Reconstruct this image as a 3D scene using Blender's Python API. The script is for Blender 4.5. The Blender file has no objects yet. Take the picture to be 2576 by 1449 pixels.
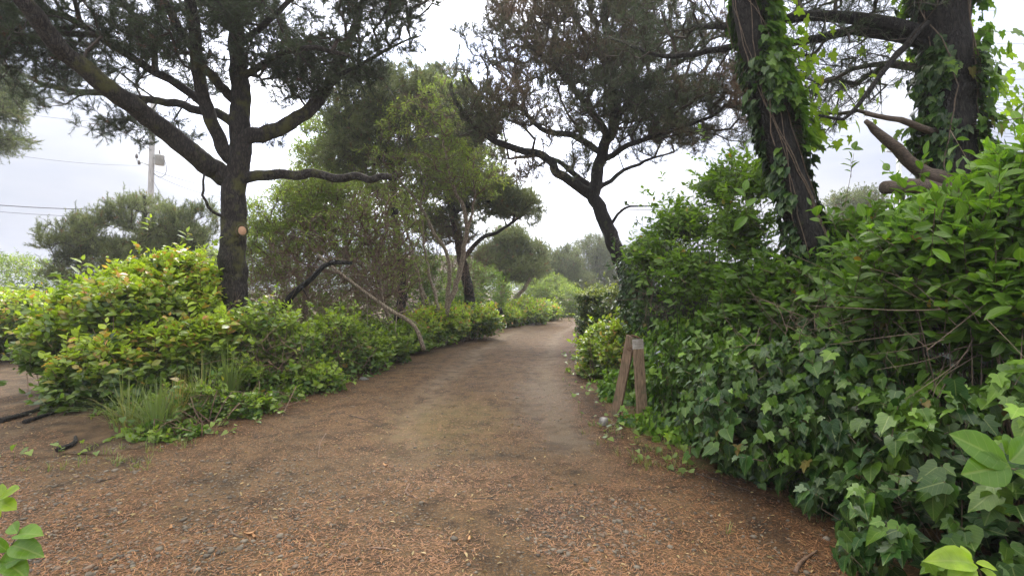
import bpy, math, random
import numpy as np
from mathutils import Vector

rng = np.random.default_rng(7)
random.seed(7)
scene = bpy.context.scene
COL = scene.collection
R = math.radians

# ------------------------------------------------------------------ camera, sky, sun, exposure
F, CAM = 1240.0, 1.6            # focal length in px of a 2576 px wide frame, eye height
cd = bpy.data.cameras.new('camera'); cam = bpy.data.objects.new('camera', cd); COL.objects.link(cam)
cam.location = (0, 0, CAM); cam.rotation_euler = (R(90), 0, 0)
cd.sensor_width = 36; cd.lens = 36*F/2576; cd.clip_start = .05; cd.clip_end = 2000
scene.camera = cam
scene.cycles.max_bounces = 5; scene.cycles.diffuse_bounces = 3; scene.cycles.glossy_bounces = 2; scene.cycles.transmission_bounces = 3

SUN_EL, SUN_AZ = 46, -8        # degrees; azimuth measured from +Y towards +X
world = bpy.data.worlds.new('World'); scene.world = world; world.use_nodes = True
nt = world.node_tree; nt.nodes.clear(); N = nt.nodes.new; LK = nt.links.new
out = N('ShaderNodeOutputWorld'); bg = N('ShaderNodeBackground'); bg.inputs['Strength'].default_value = .1
sky = N('ShaderNodeTexSky'); sky.sky_type = 'NISHITA'; sky.sun_disc = False
sky.sun_elevation = R(SUN_EL); sky.sun_rotation = R(SUN_AZ); sky.air_density = 1.5; sky.dust_density = 3
tc = N('ShaderNodeTexCoord'); mp = N('ShaderNodeMapping'); mp.inputs['Scale'].default_value = (1, 1, 3.2)
LK(tc.outputs['Generated'], mp.inputs['Vector'])
n1 = N('ShaderNodeTexNoise'); n1.inputs['Scale'].default_value = 1.7; n1.inputs['Detail'].default_value = 5
n1.inputs['Roughness'].default_value = .5; LK(mp.outputs[0], n1.inputs['Vector'])
rp = N('ShaderNodeValToRGB'); e = rp.color_ramp.elements
e[0].position = .36; e[0].color = (.43, .51, .75, 1); e[1].position = .66; e[1].color = (.92, .935, 1.02, 1)
LK(n1.outputs['Fac'], rp.inputs['Fac'])
# brightness of the cloud deck rises towards the zenith and towards the veiled sun
sx = N('ShaderNodeSeparateXYZ'); LK(tc.outputs['Generated'], sx.inputs[0])
mr = N('ShaderNodeMapRange'); mr.interpolation_type = 'SMOOTHSTEP'; mr.inputs['From Min'].default_value = .12; mr.inputs['From Max'].default_value = 1.
mr.inputs['To Min'].default_value = 4.2; mr.inputs['To Max'].default_value = 23
LK(sx.outputs['Z'], mr.inputs['Value'])
sd = (math.sin(R(SUN_AZ))*math.cos(R(SUN_EL-12)), math.cos(R(SUN_AZ))*math.cos(R(SUN_EL-12)), math.sin(R(SUN_EL-12)))
dp = N('ShaderNodeVectorMath'); dp.operation = 'DOT_PRODUCT'; dp.inputs[1].default_value = sd
LK(tc.outputs['Generated'], dp.inputs[0])
gl = N('ShaderNodeMapRange'); gl.interpolation_type = 'SMOOTHSTEP'
gl.inputs['From Min'].default_value = .80; gl.inputs['From Max'].default_value = 1.
gl.inputs['To Min'].default_value = 0; gl.inputs['To Max'].default_value = 32
LK(dp.outputs['Value'], gl.inputs['Value'])
ad = N('ShaderNodeMath'); LK(mr.outputs[0], ad.inputs[0]); LK(gl.outputs[0], ad.inputs[1])
wz = N('ShaderNodeMapRange'); wz.interpolation_type = 'SMOOTHSTEP'; wz.inputs['From Min'].default_value = .3; wz.inputs['From Max'].default_value = .85; LK(sx.outputs['Z'], wz.inputs['Value'])
wm = N('ShaderNodeMix'); wm.data_type = 'RGBA'; LK(wz.outputs[0], wm.inputs['Factor']); LK(rp.outputs[0], wm.inputs['A']); wm.inputs['B'].default_value = (.80, .755, .68, 1)
vm = N('ShaderNodeVectorMath'); vm.operation = 'SCALE'; LK(wm.outputs['Result'], vm.inputs[0]); LK(ad.outputs[0], vm.inputs['Scale'])
mx = N('ShaderNodeMix'); mx.data_type = 'RGBA'; mx.inputs['Factor'].default_value = .94
LK(sky.outputs[0], mx.inputs['A']); LK(vm.outputs[0], mx.inputs['B'])
LK(mx.outputs['Result'], bg.inputs['Color']); LK(bg.outputs[0], out.inputs['Surface'])

sl = bpy.data.lights.new('sun', 'SUN'); so = bpy.data.objects.new('sun', sl); COL.objects.link(so)
sl.energy = 1.5; sl.angle = R(14); sl.color = (1, .95, .86)
sv = Vector((math.sin(R(SUN_AZ))*math.cos(R(SUN_EL)), math.cos(R(SUN_AZ))*math.cos(R(SUN_EL)), math.sin(R(SUN_EL))))
so.rotation_euler = sv.to_track_quat('Z', 'Y').to_euler()
vs = scene.view_settings; vs.view_transform = 'Standard'; vs.look = 'None'; vs.gamma = 1; vs.exposure = 1.12

# ------------------------------------------------------------------ helpers
def A(*v): return np.array(v, float)
def P(px, py, Y): return A((px-1288)/F*Y, Y, CAM-(py-724)/F*Y)
def nrm(v): return v/np.maximum(np.linalg.norm(v, axis=-1, keepdims=True), 1e-9)
def rdir(n): return nrm(rng.normal(size=(n, 3)))
_T = rng.random((32, 32, 32))
def vnoise(p, s=1.):
    p = np.asarray(p, float)*s; i = np.floor(p).astype(int); f = p-i; f = f*f*(3-2*f); r = 0
    for a in (0, 1):
        for b in (0, 1):
            for c in (0, 1):
                w = (f[..., 0] if a else 1-f[..., 0])*(f[..., 1] if b else 1-f[..., 1])*(f[..., 2] if c else 1-f[..., 2])
                r = r+w*_T[(i[..., 0]+a) % 32, (i[..., 1]+b) % 32, (i[..., 2]+c) % 32]
    return r
def fbm(p, s=1.): return (vnoise(p, s)+.5*vnoise(p+7.3, s*2.1)+.25*vnoise(p+3.1, s*4.3))/1.75

class Geo:
    def __init__(s): s.V = []; s.T = []; s.Q = []; s.C = []; s.U = []; s.n = 0
    def add(s, V, T=None, Q=None, C=None, U=None):
        V = np.asarray(V, float).reshape(-1, 3)
        s.V.append(V)
        if T is not None and len(T): s.T.append(np.asarray(T).reshape(-1, 3)+s.n)
        if Q is not None and len(Q): s.Q.append(np.asarray(Q).reshape(-1, 4)+s.n)
        if C is None: C = np.zeros((len(V), 3))
        s.C.append(np.broadcast_to(C, (len(V), 3))); s.U.append(np.full((len(V), 2), 9.) if U is None else U); s.n += len(V)
    def build(s, name, mat, parent=None, smooth=True, loc=None):
        me = bpy.data.meshes.new(name)
        V = np.concatenate(s.V) if s.V else np.zeros((0, 3))
        o = A(0, 0, 0)
        if parent is not None: o = np.array(parent['_w'])
        elif loc is not None: o = np.array(loc, float)
        V = V-o
        T = np.concatenate(s.T) if s.T else np.zeros((0, 3), int)
        Q = np.concatenate(s.Q) if s.Q else np.zeros((0, 4), int)
        me.vertices.add(len(V)); me.vertices.foreach_set('co', V.astype(np.float32).ravel())
        nl = 3*len(T)+4*len(Q); me.loops.add(nl); me.polygons.add(len(T)+len(Q))
        me.loops.foreach_set('vertex_index', np.concatenate([T.ravel(), Q.ravel()]).astype(np.int32))
        ls = np.concatenate([np.arange(len(T))*3, 3*len(T)+np.arange(len(Q))*4]).astype(np.int32)
        me.polygons.foreach_set('loop_start', ls)
        me.polygons.foreach_set('use_smooth', np.full(len(T)+len(Q), smooth))
        at = me.attributes.new('v', 'FLOAT_COLOR', 'POINT')
        C = np.concatenate(s.C); C4 = np.ones((len(C), 4)); C4[:, :3] = C
        at.data.foreach_set('color', C4.astype(np.float32).ravel())
        if name == 'foliage':
            au = me.attributes.new('lf', 'FLOAT2', 'POINT'); au.data.foreach_set('vector', np.concatenate(s.U).astype(np.float32).ravel())
        me.materials.append(mat); me.update(calc_edges=True)
        ob = bpy.data.objects.new(name, me); COL.objects.link(ob)
        if parent is not None:
            ob.parent = parent
            wp = np.array(parent['_w'])
        else: ob.location = o
        ob['_w'] = list(map(float, o))
        return ob

def tag(o, label=None, cat=None, group=None, kind=None):
    if label: o['label'] = label
    if cat: o['category'] = cat
    if group: o['group'] = group
    if kind: o['kind'] = kind
    return o
def thing(name, loc, label, cat, group=None):
    o = bpy.data.objects.new(name, None); COL.objects.link(o); o.location = tuple(map(float, loc))
    o.empty_display_size = .2; o['_w'] = list(map(float, loc)); return tag(o, label, cat, group)

# ---- materials
def mat(name):
    m = bpy.data.materials.new(name); m.use_nodes = True; t = m.node_tree; t.nodes.clear()
    o = t.nodes.new('ShaderNodeOutputMaterial'); return m, t, o
def node(t, typ, **kw):
    n = t.nodes.new(typ)
    for k, v in kw.items():
        if k.startswith('_'): setattr(n, k[1:], v)
        else: n.inputs[k.replace('__', ' ')].default_value = v
    return n
def mixc(t, f, a, b, mode='MIX'):
    n = t.nodes.new('ShaderNodeMix'); n.data_type = 'RGBA'; n.blend_type = mode
    for s, v in (('Factor', f), ('A', a), ('B', b)):
        if hasattr(v, 'is_output'): t.links.new(v, n.inputs[s])
        else: n.inputs[s].default_value = v if s == 'Factor' else (*v, 1)
    return n.outputs['Result']
def ramp(t, f, p0, p1):
    n = t.nodes.new('ShaderNodeMapRange'); n.interpolation_type = 'SMOOTHSTEP'
    n.inputs['From Min'].default_value = p0; n.inputs['From Max'].default_value = p1
    t.links.new(f, n.inputs['Value']); return n.outputs[0]
def coords(t, sc=(1, 1, 1)):
    g = t.nodes.new('ShaderNodeNewGeometry'); m = t.nodes.new('ShaderNodeMapping'); m.inputs['Scale'].default_value = sc
    t.links.new(g.outputs['Position'], m.inputs[0]); return m.outputs[0]
def noise(t, s, d=3, v=None, rough=.55):
    n = node(t, 'ShaderNodeTexNoise', Scale=s, Detail=d, Roughness=rough)
    if v is not None: t.links.new(v, n.inputs['Vector'])
    return n.outputs['Fac']

def leaf_mat(name, dark, mid, young, tr=.35, rough=.42, old=(.30, .16, .03), trc=1.5, spec=.45):
    m, t, o = mat(name); L = t.links.new
    a = node(t, 'ShaderNodeAttribute', _attribute_name='v'); s = t.nodes.new('ShaderNodeSeparateColor'); L(a.outputs['Color'], s.inputs[0])
    c = mixc(t, s.outputs[0], dark, mid); c = mixc(t, s.outputs[1], c, young)
    n = noise(t, 14, 2, coords(t)); c = mixc(t, ramp(t, n, .35, .75), c, mixc(t, .5, c, tuple(x*.6 for x in mid)))
    c = mixc(t, s.outputs[2], c, old)
    u = node(t, 'ShaderNodeAttribute', _attribute_name='lf'); sx_ = t.nodes.new('ShaderNodeSeparateXYZ'); L(u.outputs['Vector'], sx_.inputs[0])
    def mh(op, a, b=0.):
        q = t.nodes.new('ShaderNodeMath'); q.operation = op
        for i, w in enumerate((a, b)):
            if hasattr(w, 'is_output'): L(w, q.inputs[i])
            else: q.inputs[i].default_value = w
        return q.outputs[0]
    ab = mh('ABSOLUTE', sx_.outputs[0]); wave = mh('ABSOLUTE', mh('SINE', mh('MULTIPLY', mh('SUBTRACT', sx_.outputs[1], mh('MULTIPLY', ab, .75)), 19.)))
    vein = mh('MAXIMUM', mh('SUBTRACT', 1., ramp(t, ab, .008, .03)), mh('MULTIPLY', mh('SUBTRACT', 1., ramp(t, wave, .04, .22)), .6)); vein = mh('MULTIPLY', vein, mh('LESS_THAN', ab, 2.))
    c = mixc(t, mh('MULTIPLY', vein, .38), c, mixc(t, .6, c, (.40, .46, .16)))
    p = node(t, 'ShaderNodeBsdfPrincipled', Roughness=rough); p.inputs['Specular IOR Level'].default_value = spec
    L(c, p.inputs['Base Color'])
    b = node(t, 'ShaderNodeBump', Strength=.25, Distance=.004); L(mh('ADD', noise(t, 60, 2, coords(t)), mh('MULTIPLY', vein, -.6)), b.inputs['Height']); L(b.outputs[0], p.inputs['Normal'])
    tl = t.nodes.new('ShaderNodeBsdfTranslucent')
    L(mixc(t, 1., c, (trc, trc*1.05, trc*.45), 'MULTIPLY'), tl.inputs['Color'])
    mx = node(t, 'ShaderNodeMixShader', Fac=tr); L(p.outputs[0], mx.inputs[1]); L(tl.outputs[0], mx.inputs[2]); L(mx.outputs[0], o.inputs[0])
    return m

def needle_mat(name, c0, c1, dead, tr=.25):
    m, t, o = mat(name); L = t.links.new
    a = node(t, 'ShaderNodeAttribute', _attribute_name='v'); s = t.nodes.new('ShaderNodeSeparateColor'); L(a.outputs['Color'], s.inputs[0])
    c = mixc(t, s.outputs[0], c0, c1); c = mixc(t, s.outputs[2], c, dead)
    p = node(t, 'ShaderNodeBsdfPrincipled', Roughness=.5); L(c, p.inputs['Base Color'])
    tl = t.nodes.new('ShaderNodeBsdfTranslucent'); L(c, tl.inputs['Color'])
    mx = node(t, 'ShaderNodeMixShader', Fac=tr); L(p.outputs[0], mx.inputs[1]); L(tl.outputs[0], mx.inputs[2]); L(mx.outputs[0], o.inputs[0])
    return m

def bark_mat(name, c0, c1, moss=None, mossamt=.5, sc=(14, 14, 4), bump=.7):
    m, t, o = mat(name); L = t.links.new
    v = coords(t, sc)
    vo = node(t, 'ShaderNodeTexVoronoi', Scale=1.6, _feature='DISTANCE_TO_EDGE'); 
    w = node(t, 'ShaderNodeVectorMath', _operation='ADD'); nn = node(t, 'ShaderNodeTexNoise', Scale=2., Detail=3.); L(v, nn.inputs[0])
    L(v, w.inputs[0]); L(nn.outputs['Color'], w.inputs[1]); L(w.outputs[0], vo.inputs['Vector'])
    n = noise(t, 5, 4, v, .7)
    crack = ramp(t, vo.outputs['Distance'], 0., .22)
    c = mixc(t, ramp(t, n, .3, .72), c0, c1); c = mixc(t, crack, tuple(x*.5 for x in c0), c)
    if moss:
        g = noise(t, 2.2, 4, coords(t), .65); c = mixc(t, ramp(t, g, .62-mossamt*.2, .72-mossamt*.12), c, moss)
    p = node(t, 'ShaderNodeBsdfPrincipled', Roughness=.85); L(c, p.inputs['Base Color'])
    h = node(t, 'ShaderNodeMath', _operation='MULTIPLY'); L(crack, h.inputs[0]); L(n, h.inputs[1])
    b = node(t, 'ShaderNodeBump', Strength=bump, Distance=.03); L(h.outputs[0], b.inputs['Height']); L(b.outputs[0], p.inputs['Normal'])
    L(p.outputs[0], o.inputs[0]); return m

def plain(name, c0, c1, sc=8, rough=.7, metal=0, bump=.3, st=(1, 1, 1), bd=.004):
    m, t, o = mat(name); L = t.links.new
    n = noise(t, sc, 5, coords(t, st), .65)
    p = node(t, 'ShaderNodeBsdfPrincipled', Roughness=rough, Metallic=metal); L(mixc(t, ramp(t, n, .3, .7), c0, c1), p.inputs['Base Color'])
    b = node(t, 'ShaderNodeBump', Strength=bump, Distance=bd); L(n, b.inputs['Height']); L(b.outputs[0], p.inputs['Normal'])
    L(p.outputs[0], o.inputs[0]); return m

M = dict(
 salal=leaf_mat('salal_leaf', (.024, .060, .014), (.105, .205, .026), (.46, .60, .05), .42, .32, (.60, .26, .12), spec=.6),
 salalg=leaf_mat('salal_leaf_green', (.026, .075, .014), (.10, .21, .03), (.38, .50, .05), .42, .36),
 shrub=leaf_mat('shrub_leaf', (.030, .080, .012), (.115, .235, .022), (.26, .42, .05), .5, .34, (.38, .22, .04)),
 laurel=leaf_mat('laurel_leaf', (.028, .075, .010), (.115, .240, .020), (.24, .44, .045), .46, .33, (.40, .20, .04)),
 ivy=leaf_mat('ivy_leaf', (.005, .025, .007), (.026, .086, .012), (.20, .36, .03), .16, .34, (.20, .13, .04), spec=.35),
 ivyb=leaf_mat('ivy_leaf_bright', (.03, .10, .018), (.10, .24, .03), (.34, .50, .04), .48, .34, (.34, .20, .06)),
 myrtle=leaf_mat('myrtle_leaf', (.06, .11, .03), (.18, .28, .055), (.42, .50, .08), .5, .4),
 hedge=leaf_mat('hedge_leaf', (.014, .045, .016), (.05, .12, .03), (.45, .5, .06), .35, .38),
 pine=needle_mat('pine_needles', (.026, .052, .022), (.085, .135, .045), (.17, .08, .04)),
 pineb=needle_mat('pine_needles_brown_green', (.035, .058, .024), (.115, .16, .055), (.21, .115, .065)),
 pinel=needle_mat('pine_needles_light', (.09, .135, .045), (.25, .31, .10), (.30, .13, .05), .4),
 grass=leaf_mat('grass_blade', (.022, .065, .018), (.07, .15, .035), (.24, .30, .08), .3, .4, (.42, .27, .11)),
 bark=bark_mat('pine_bark', (.018, .013, .010), (.075, .060, .047), (.085, .085, .022), .5),
 barkd=bark_mat('dark_bark', (.006, .005, .004), (.034, .028, .023), (.04, .045, .015), .1),
 barkp=bark_mat('pale_bark', (.26, .20, .14), (.50, .42, .31), (.12, .13, .05), .12, (20, 20, 6), .25),
 stub=plain('weathered_stub_wood', (.05, .036, .027), (.17, .13, .10), 16, .85, 0, .8, (1, 6, 6), .01),
 twig=plain('twig_wood', (.030, .022, .017), (.085, .064, .048), 20),
 twigb=plain('brown_twig_wood', (.09, .052, .034), (.24, .155, .105), 20),
 vine=plain('vine_wood', (.07, .05, .033), (.18, .13, .088), 25),
)

# ---- tubes
def frames(pts):
    n = len(pts); t = np.zeros((n, 3)); t[1:-1] = pts[2:]-pts[:-2]; t[0] = pts[1]-pts[0]; t[-1] = pts[-1]-pts[-2]; t = nrm(t)
    u = np.zeros((n, 3)); a = A(0, 0, 1) if abs(t[0][2]) < .9 else A(1, 0, 0)
    a = nrm(a-t[0]*a.dot(t[0])); u[0] = a
    for i in range(1, n):
        a = a-t[i]*a.dot(t[i]); a = nrm(a); u[i] = a
    return t, u, np.cross(t, u)
def tube(g, pts, rad, k=8, rough=0., cap=True, c=(0, 0, 0), ns=9.):
    pts = np.asarray(pts, float); rad = np.broadcast_to(np.asarray(rad, float), (len(pts),)); n = len(pts)
    t, u, v = frames(pts); th = np.arange(k)*2*math.pi/k
    ring = u[:, None]*np.cos(th)[None, :, None]+v[:, None]*np.sin(th)[None, :, None]
    rr = np.repeat(rad[:, None], k, 1)
    if rough:
        q = pts[:, None]+ring*rad[:, None, None]
        rr = rr*(1+rough*(fbm(q, ns)-.5)*2)
    V = pts[:, None]+ring*rr[..., None]
    i = np.arange(n-1)[:, None]*k; j = np.arange(k)[None]; j2 = (j+1) % k
    Q = np.stack([i+j, i+j2, i+k+j2, i+k+j], -1).reshape(-1, 4)
    V = V.reshape(-1, 3); T = None
    if cap:
        V = np.vstack([V, pts[0], pts[-1]]); jj = np.arange(k); m = n*k
        T = np.vstack([np.stack([np.full(k, m), (jj+1) % k, jj], 1), np.stack([np.full(k, m+1), (n-1)*k+jj, (n-1)*k+(jj+1) % k], 1)])
    g.add(V, T, Q, c)
def prisms(g, a, b, ra, rb, k=3, c=(0, 0, 0)):
    a = np.asarray(a); b = np.asarray(b); n = len(a)
    if n == 0: return
    t = nrm(b-a); h = np.where(np.abs(t[:, 2:3]) < .9, A(0, 0, 1), A(1, 0, 0)); u = nrm(np.cross(t, h)); v = np.cross(t, u)
    th = np.arange(k)*2*math.pi/k; ring = u[:, None]*np.cos(th)[None, :, None]+v[:, None]*np.sin(th)[None, :, None]
    ra = np.broadcast_to(ra, (n,)); rb = np.broadcast_to(rb, (n,))
    V = np.concatenate([a[:, None]+ring*ra[:, None, None], b[:, None]+ring*rb[:, None, None]], 1)
    j = np.arange(k); q = np.stack([j, (j+1) % k, k+(j+1) % k, k+j], 1)
    g.add(V, None, q[None]+(np.arange(n)*2*k)[:, None, None], c)
def spline(pts, step=.15):
    pts = np.asarray(pts, float); P0 = np.vstack([2*pts[0]-pts[1], pts, 2*pts[-1]-pts[-2]]); o = []
    for i in range(1, len(P0)-2):
        d = np.linalg.norm(P0[i+1]-P0[i]); m = max(2, int(d/step)); s = np.linspace(0, 1, m, endpoint=False)[:, None]
        a, b, c, e = P0[i-1], P0[i], P0[i+1], P0[i+2]
        o.append(.5*(2*b+(c-a)*s+(2*a-5*b+4*c-e)*s*s+(3*b-a-3*c+e)*s**3))
    return np.vstack(o+[pts[-1:]])

# ---- leaf templates: x across, y along, z up
def oval(w=.5, fold=.10, droop=.12):
    st = [(.28, .9), (.62, .86)]; V = [(0, 0, 0)]
    for y, f in st:
        z = -droop*y*y
        V += [(-w/2*f, y, z+fold*f), (0, y, z), (w/2*f, y, z+fold*f)]
    V.append((0, 1, -droop-.03)); T = [(0, 2, 1), (0, 3, 2), (4, 5, 7), (5, 6, 7)]; Q = [(1, 2, 5, 4), (2, 3, 6, 5)]
    return np.array(V, float), np.array(T), np.array(Q)
def oval_hi(w=.5, fold=.08, droop=.2):
    V = []; ys = [0, .1, .25, .42, .6, .78, .91, 1]; ws = [.06, .5, .84, 1, .95, .7, .36, .02]
    for y, f in zip(ys, ws):
        z = -droop*y*y; r = .012*math.sin(y*22)
        V += [(-w/2*f, y, z+fold*f+r), (-w/4*f, y+.02, z+fold*f*.7-r), (0, y, z), (w/4*f, y+.02, z+fold*f*.7-r), (w/2*f, y, z+fold*f+r)]
    Q = [(i*5+j, i*5+j+1, i*5+j+6, i*5+j+5) for i in range(7) for j in range(4)]
    return np.array(V, float), np.zeros((0, 3), int), np.array(Q)
def diamond(w=.45):
    return np.array([(0, 0, 0), (-w/2, .5, .06), (0, 1, -.08), (w/2, .5, .06)], float), np.array([(0, 3, 1), (1, 3, 2)]), np.zeros((0, 4), int)
def ivyl(a=.5, b=.46, notch=.3):
    o = [(.13, -.12), (.34, -.15), (a+.03, .05), (notch+.02, .22), (b*1.04, .55), (.23, .57), (.12, .80), (0, 1)]
    pts = [(0, .0)]+o+[(-x, y) for x, y in o[-2::-1]]
    V = [(0, .22, 0)]+[(x, y, .22*abs(x)-.16*y*y-.35*x*x) for x, y in pts]
    n = len(pts); T = [(0, i+1, (i+1) % n+1) for i in range(n)]
    return np.array(V, float), np.array(T), np.zeros((0, 4), int)
def heartl():
    o = [(.12, -.14), (.34, -.16), (.5, .06), (.44, .36), (.24, .68), (0, 1)]
    pts = [(0, 0)]+o+[(-x, y) for x, y in o[-2::-1]]
    V = [(0, .25, 0)]+[(x, y, .15*abs(x)-.2*y*y) for x, y in pts]; n = len(pts)
    return np.array(V, float), np.array([(0, i+1, (i+1) % n+1) for i in range(n)]), np.zeros((0, 4), int)
OV, OVH, DI, IV, IV3, HE = oval(), oval_hi(), diamond(), ivyl(), ivyl(.42, .36, .34), heartl()
OVW, OVN, OVHW = oval(.62), oval(.34), oval_hi(.56)

def leaves(g, tm, pos, ax, nm, size, rnd=None, age=None, old=None, stretch=None):
    n = len(pos)
    if n == 0: return
    tv, tt, tq = tm; ax = nrm(ax); X = nrm(np.cross(ax, nm)); Z = np.cross(X, ax)
    size = np.broadcast_to(size, (n,)); k = len(tv)
    w = rng.uniform(.85, 1.15, n); cu = rng.uniform(.3, 1.9, n)
    V = pos[:, None]+size[:, None, None]*(tv[None, :, 0:1]*X[:, None]*w[:, None, None]+tv[None, :, 1:2]*ax[:, None]+tv[None, :, 2:3]*Z[:, None]*cu[:, None, None])
    C = np.zeros((n, k, 3)); C[..., 0] = (rng.random(n) if rnd is None else np.clip(rnd, 0, 1))[:, None]
    C[..., 1] = (0 if age is None else np.clip(age, 0, 1)[:, None])
    C[..., 2] = ((rng.random(n) > .992)*rng.uniform(.4, .9, n) if old is None else old)[:, None]
    off = (np.arange(n)*k)[:, None, None]
    g.add(V.reshape(-1, 3), (tt[None]+off).reshape(-1, 3), (tq[None]+off).reshape(-1, 4) if len(tq) else None, C.reshape(-1, 3), np.tile(tv[:, :2], (n, 1)))

def tufts(g, pos, ax, n_needles=16, ln=.07, w=.005, brush=.08, dead=None, rnd=None, spread=.75):
    n = len(pos); m = n_needles
    if n == 0: return
    ax = nrm(ax); base = pos[:, None]+ax[:, None]*(rng.uniform(-1, 0, (n, m, 1))*brush)
    d = nrm(ax[:, None]*rng.uniform(.35, 1.1, (n, m, 1))+spread*nrm(rng.normal(size=(n, m, 3))))
    L = ln*rng.uniform(.7, 1.2, (n, m, 1)); side = nrm(np.cross(d, rng.normal(size=(n, m, 3))))*w/2
    V = np.stack([base-side, base+side, base+d*L], 2).reshape(-1, 3)
    C = np.zeros((n, m, 3, 3)); C[..., 0] = np.clip((rng.random((n, 1, 1)) if rnd is None else rnd[:, None, None])+rng.normal(0, .15, (n, m, 1)), 0, 1)
    if dead is not None: C[..., 2] = np.clip(dead[:, None, None]+rng.normal(0, .12, (n, m, 1)), 0, 1)
    g.add(V, np.arange(n*m*3).reshape(-1, 3), None, C.reshape(-1, 3))

# ---- branching skeleton: hand-traced limbs + growth towards target points in the crown
class Skel:
    def __init__(s): s.p = []; s.par = []; s.len = []; s.r = []; s.manual = []; s.limbs = []
    def limb(s, pts, w0, w1, name='branch', step=.18, wob=.015, attach=True):
        c = spline(pts, step); n = len(c); c[1:-1] += rng.normal(0, wob, (n-2, 3)); par = -1
        if s.p and attach:
            d = np.linalg.norm(np.array(s.p)-c[0], axis=1); par = int(d.argmin())
        L0 = s.len[par] if par >= 0 else 0; idx = []; prev = par; pp = s.p[par] if par >= 0 else c[0]
        for i in range(n):
            s.p.append(c[i]); s.par.append(prev); L0 += np.linalg.norm(c[i]-pp); pp = c[i]; s.len.append(L0)
            s.r.append(w0+(w1-w0)*(i/(n-1))); s.manual.append(True); prev = len(s.p)-1; idx.append(prev)
        s.limbs.append((name, par, idx)); return s
    def grow(s, tg, step=.22, alpha=.25, jit=.03, minr=0., arch=.35, lift=0.):
        Pn = np.zeros((len(s.p)+len(tg)*14, 3)); n = len(s.p); Pn[:n] = s.p; Ln = np.zeros(len(Pn)); Ln[:n] = s.len
        ok = np.array([i for i in range(n) if s.manual[i] and s.len[i] >= minr])
        d0 = np.array([np.linalg.norm(Pn[ok]-t, axis=1).min() for t in tg]); s.tips = []
        allow = np.zeros(len(Pn), bool); allow[ok] = True; allow[n:] = True
        for ti in np.argsort(d0):
            t = tg[ti]; d = np.linalg.norm(Pn[:n]-t, axis=1); cost = d+alpha*Ln[:n]; cost[~allow[:n]] = 1e9
            k = int(cost.argmin()); dist = d[k]
            if dist < .04: continue
            m = min(13, max(1, int(dist/step))); q = s.par[k]
            pd = nrm(Pn[k]-Pn[q]) if q >= 0 else A(0, 0, 1)
            ctl = Pn[k]+pd*dist*arch+A(0, 0, lift*dist); prev = k
            for i in range(1, m+1):
                u = i/m; x = (1-u)**2*Pn[k]+2*u*(1-u)*ctl+u*u*t
                if i < m: x = x+rng.normal(0, jit, 3)
                Pn[n] = x; Ln[n] = Ln[prev]+np.linalg.norm(x-Pn[prev]); s.p.append(x); s.par.append(prev); s.len.append(Ln[n]); s.r.append(0); s.manual.append(False)
                prev = n; n += 1
            s.tips.append(prev)
        return s
    def radii(s, tip=.003, ex=.5, cap=.05):
        n = len(s.p); cnt = np.zeros(n)
        for t in s.tips: cnt[t] += 1
        for i in range(n-1, -1, -1):
            if s.par[i] >= 0 and not s.manual[i]: cnt[s.par[i]] += cnt[i]
        for i in range(n):
            if not s.manual[i]: s.r[i] = min(cap, tip*max(1, cnt[i])**ex)
        s.r = np.array(s.r); s.p = np.array(s.p); s.par = np.array(s.par); s.manual = np.array(s.manual)
    def mesh(s, root, bark, twig, rough=.12, k=14, sub=1):
        for li, (name, par, idx) in enumerate(s.limbs):
            g = Geo(); pts = s.p[idx]; rad = s.r[idx]
            if par >= 0: pts = np.vstack([s.p[par], pts]); rad = np.concatenate([rad[:1]*1.0, rad])
            kk = k if rad[0] > .05 else 8
            if rad[0] > .09: kk = max(k, 22); pts = spline(pts, .05); rad = np.interp(np.linspace(0, 1, len(pts)), np.linspace(0, 1, len(rad)), rad)
            tube(g, pts, rad, kk, rough if rad[0] > .02 else 0., True)
            o = g.build(name, M['stub'] if 'stub' in name else bark, root)
            if li == 0: s.trunk = o
        e = np.where(~s.manual)[0]; g = Geo(); pr = s.par[e]
        ra = np.minimum(s.r[pr], s.r[e]*1.25); big = s.r[e] > .008
        prisms(g, s.p[pr[~big]], s.p[e[~big]], ra[~big], s.r[e[~big]], 3)
        prisms(g, s.p[pr[big]], s.p[e[big]], ra[big], s.r[e[big]], 6)
        return g
def E(px, py, Y, rx, ry, rd): return (P(px, py, Y), A(rx/F*Y, rd, ry/F*Y))
def W(c, r): return (A(*c), A(*r))
def fill(env, n, thr=.0, ns=1.2, shell=.0):
    vol = np.array([r.prod() for c, r in env]); vol = vol/vol.sum(); o = []
    for (c, r), f in zip(env, vol):
        m = max(3, int(n*f)); got = []; tries = 0
        while sum(map(len, got)) < m and tries < 40:
            tries += 1; u = rdir(m)*(rng.uniform(shell, 1, (m, 1))**(1/2.4)); q = c+u*r
            if thr: q = q[fbm(q*A(1, 1, 2.), ns) > thr]
            q = q[q[:, 2] > .1]; got.append(q)
        o.append(np.vstack(got)[:m])
    return np.vstack(o)

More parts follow.
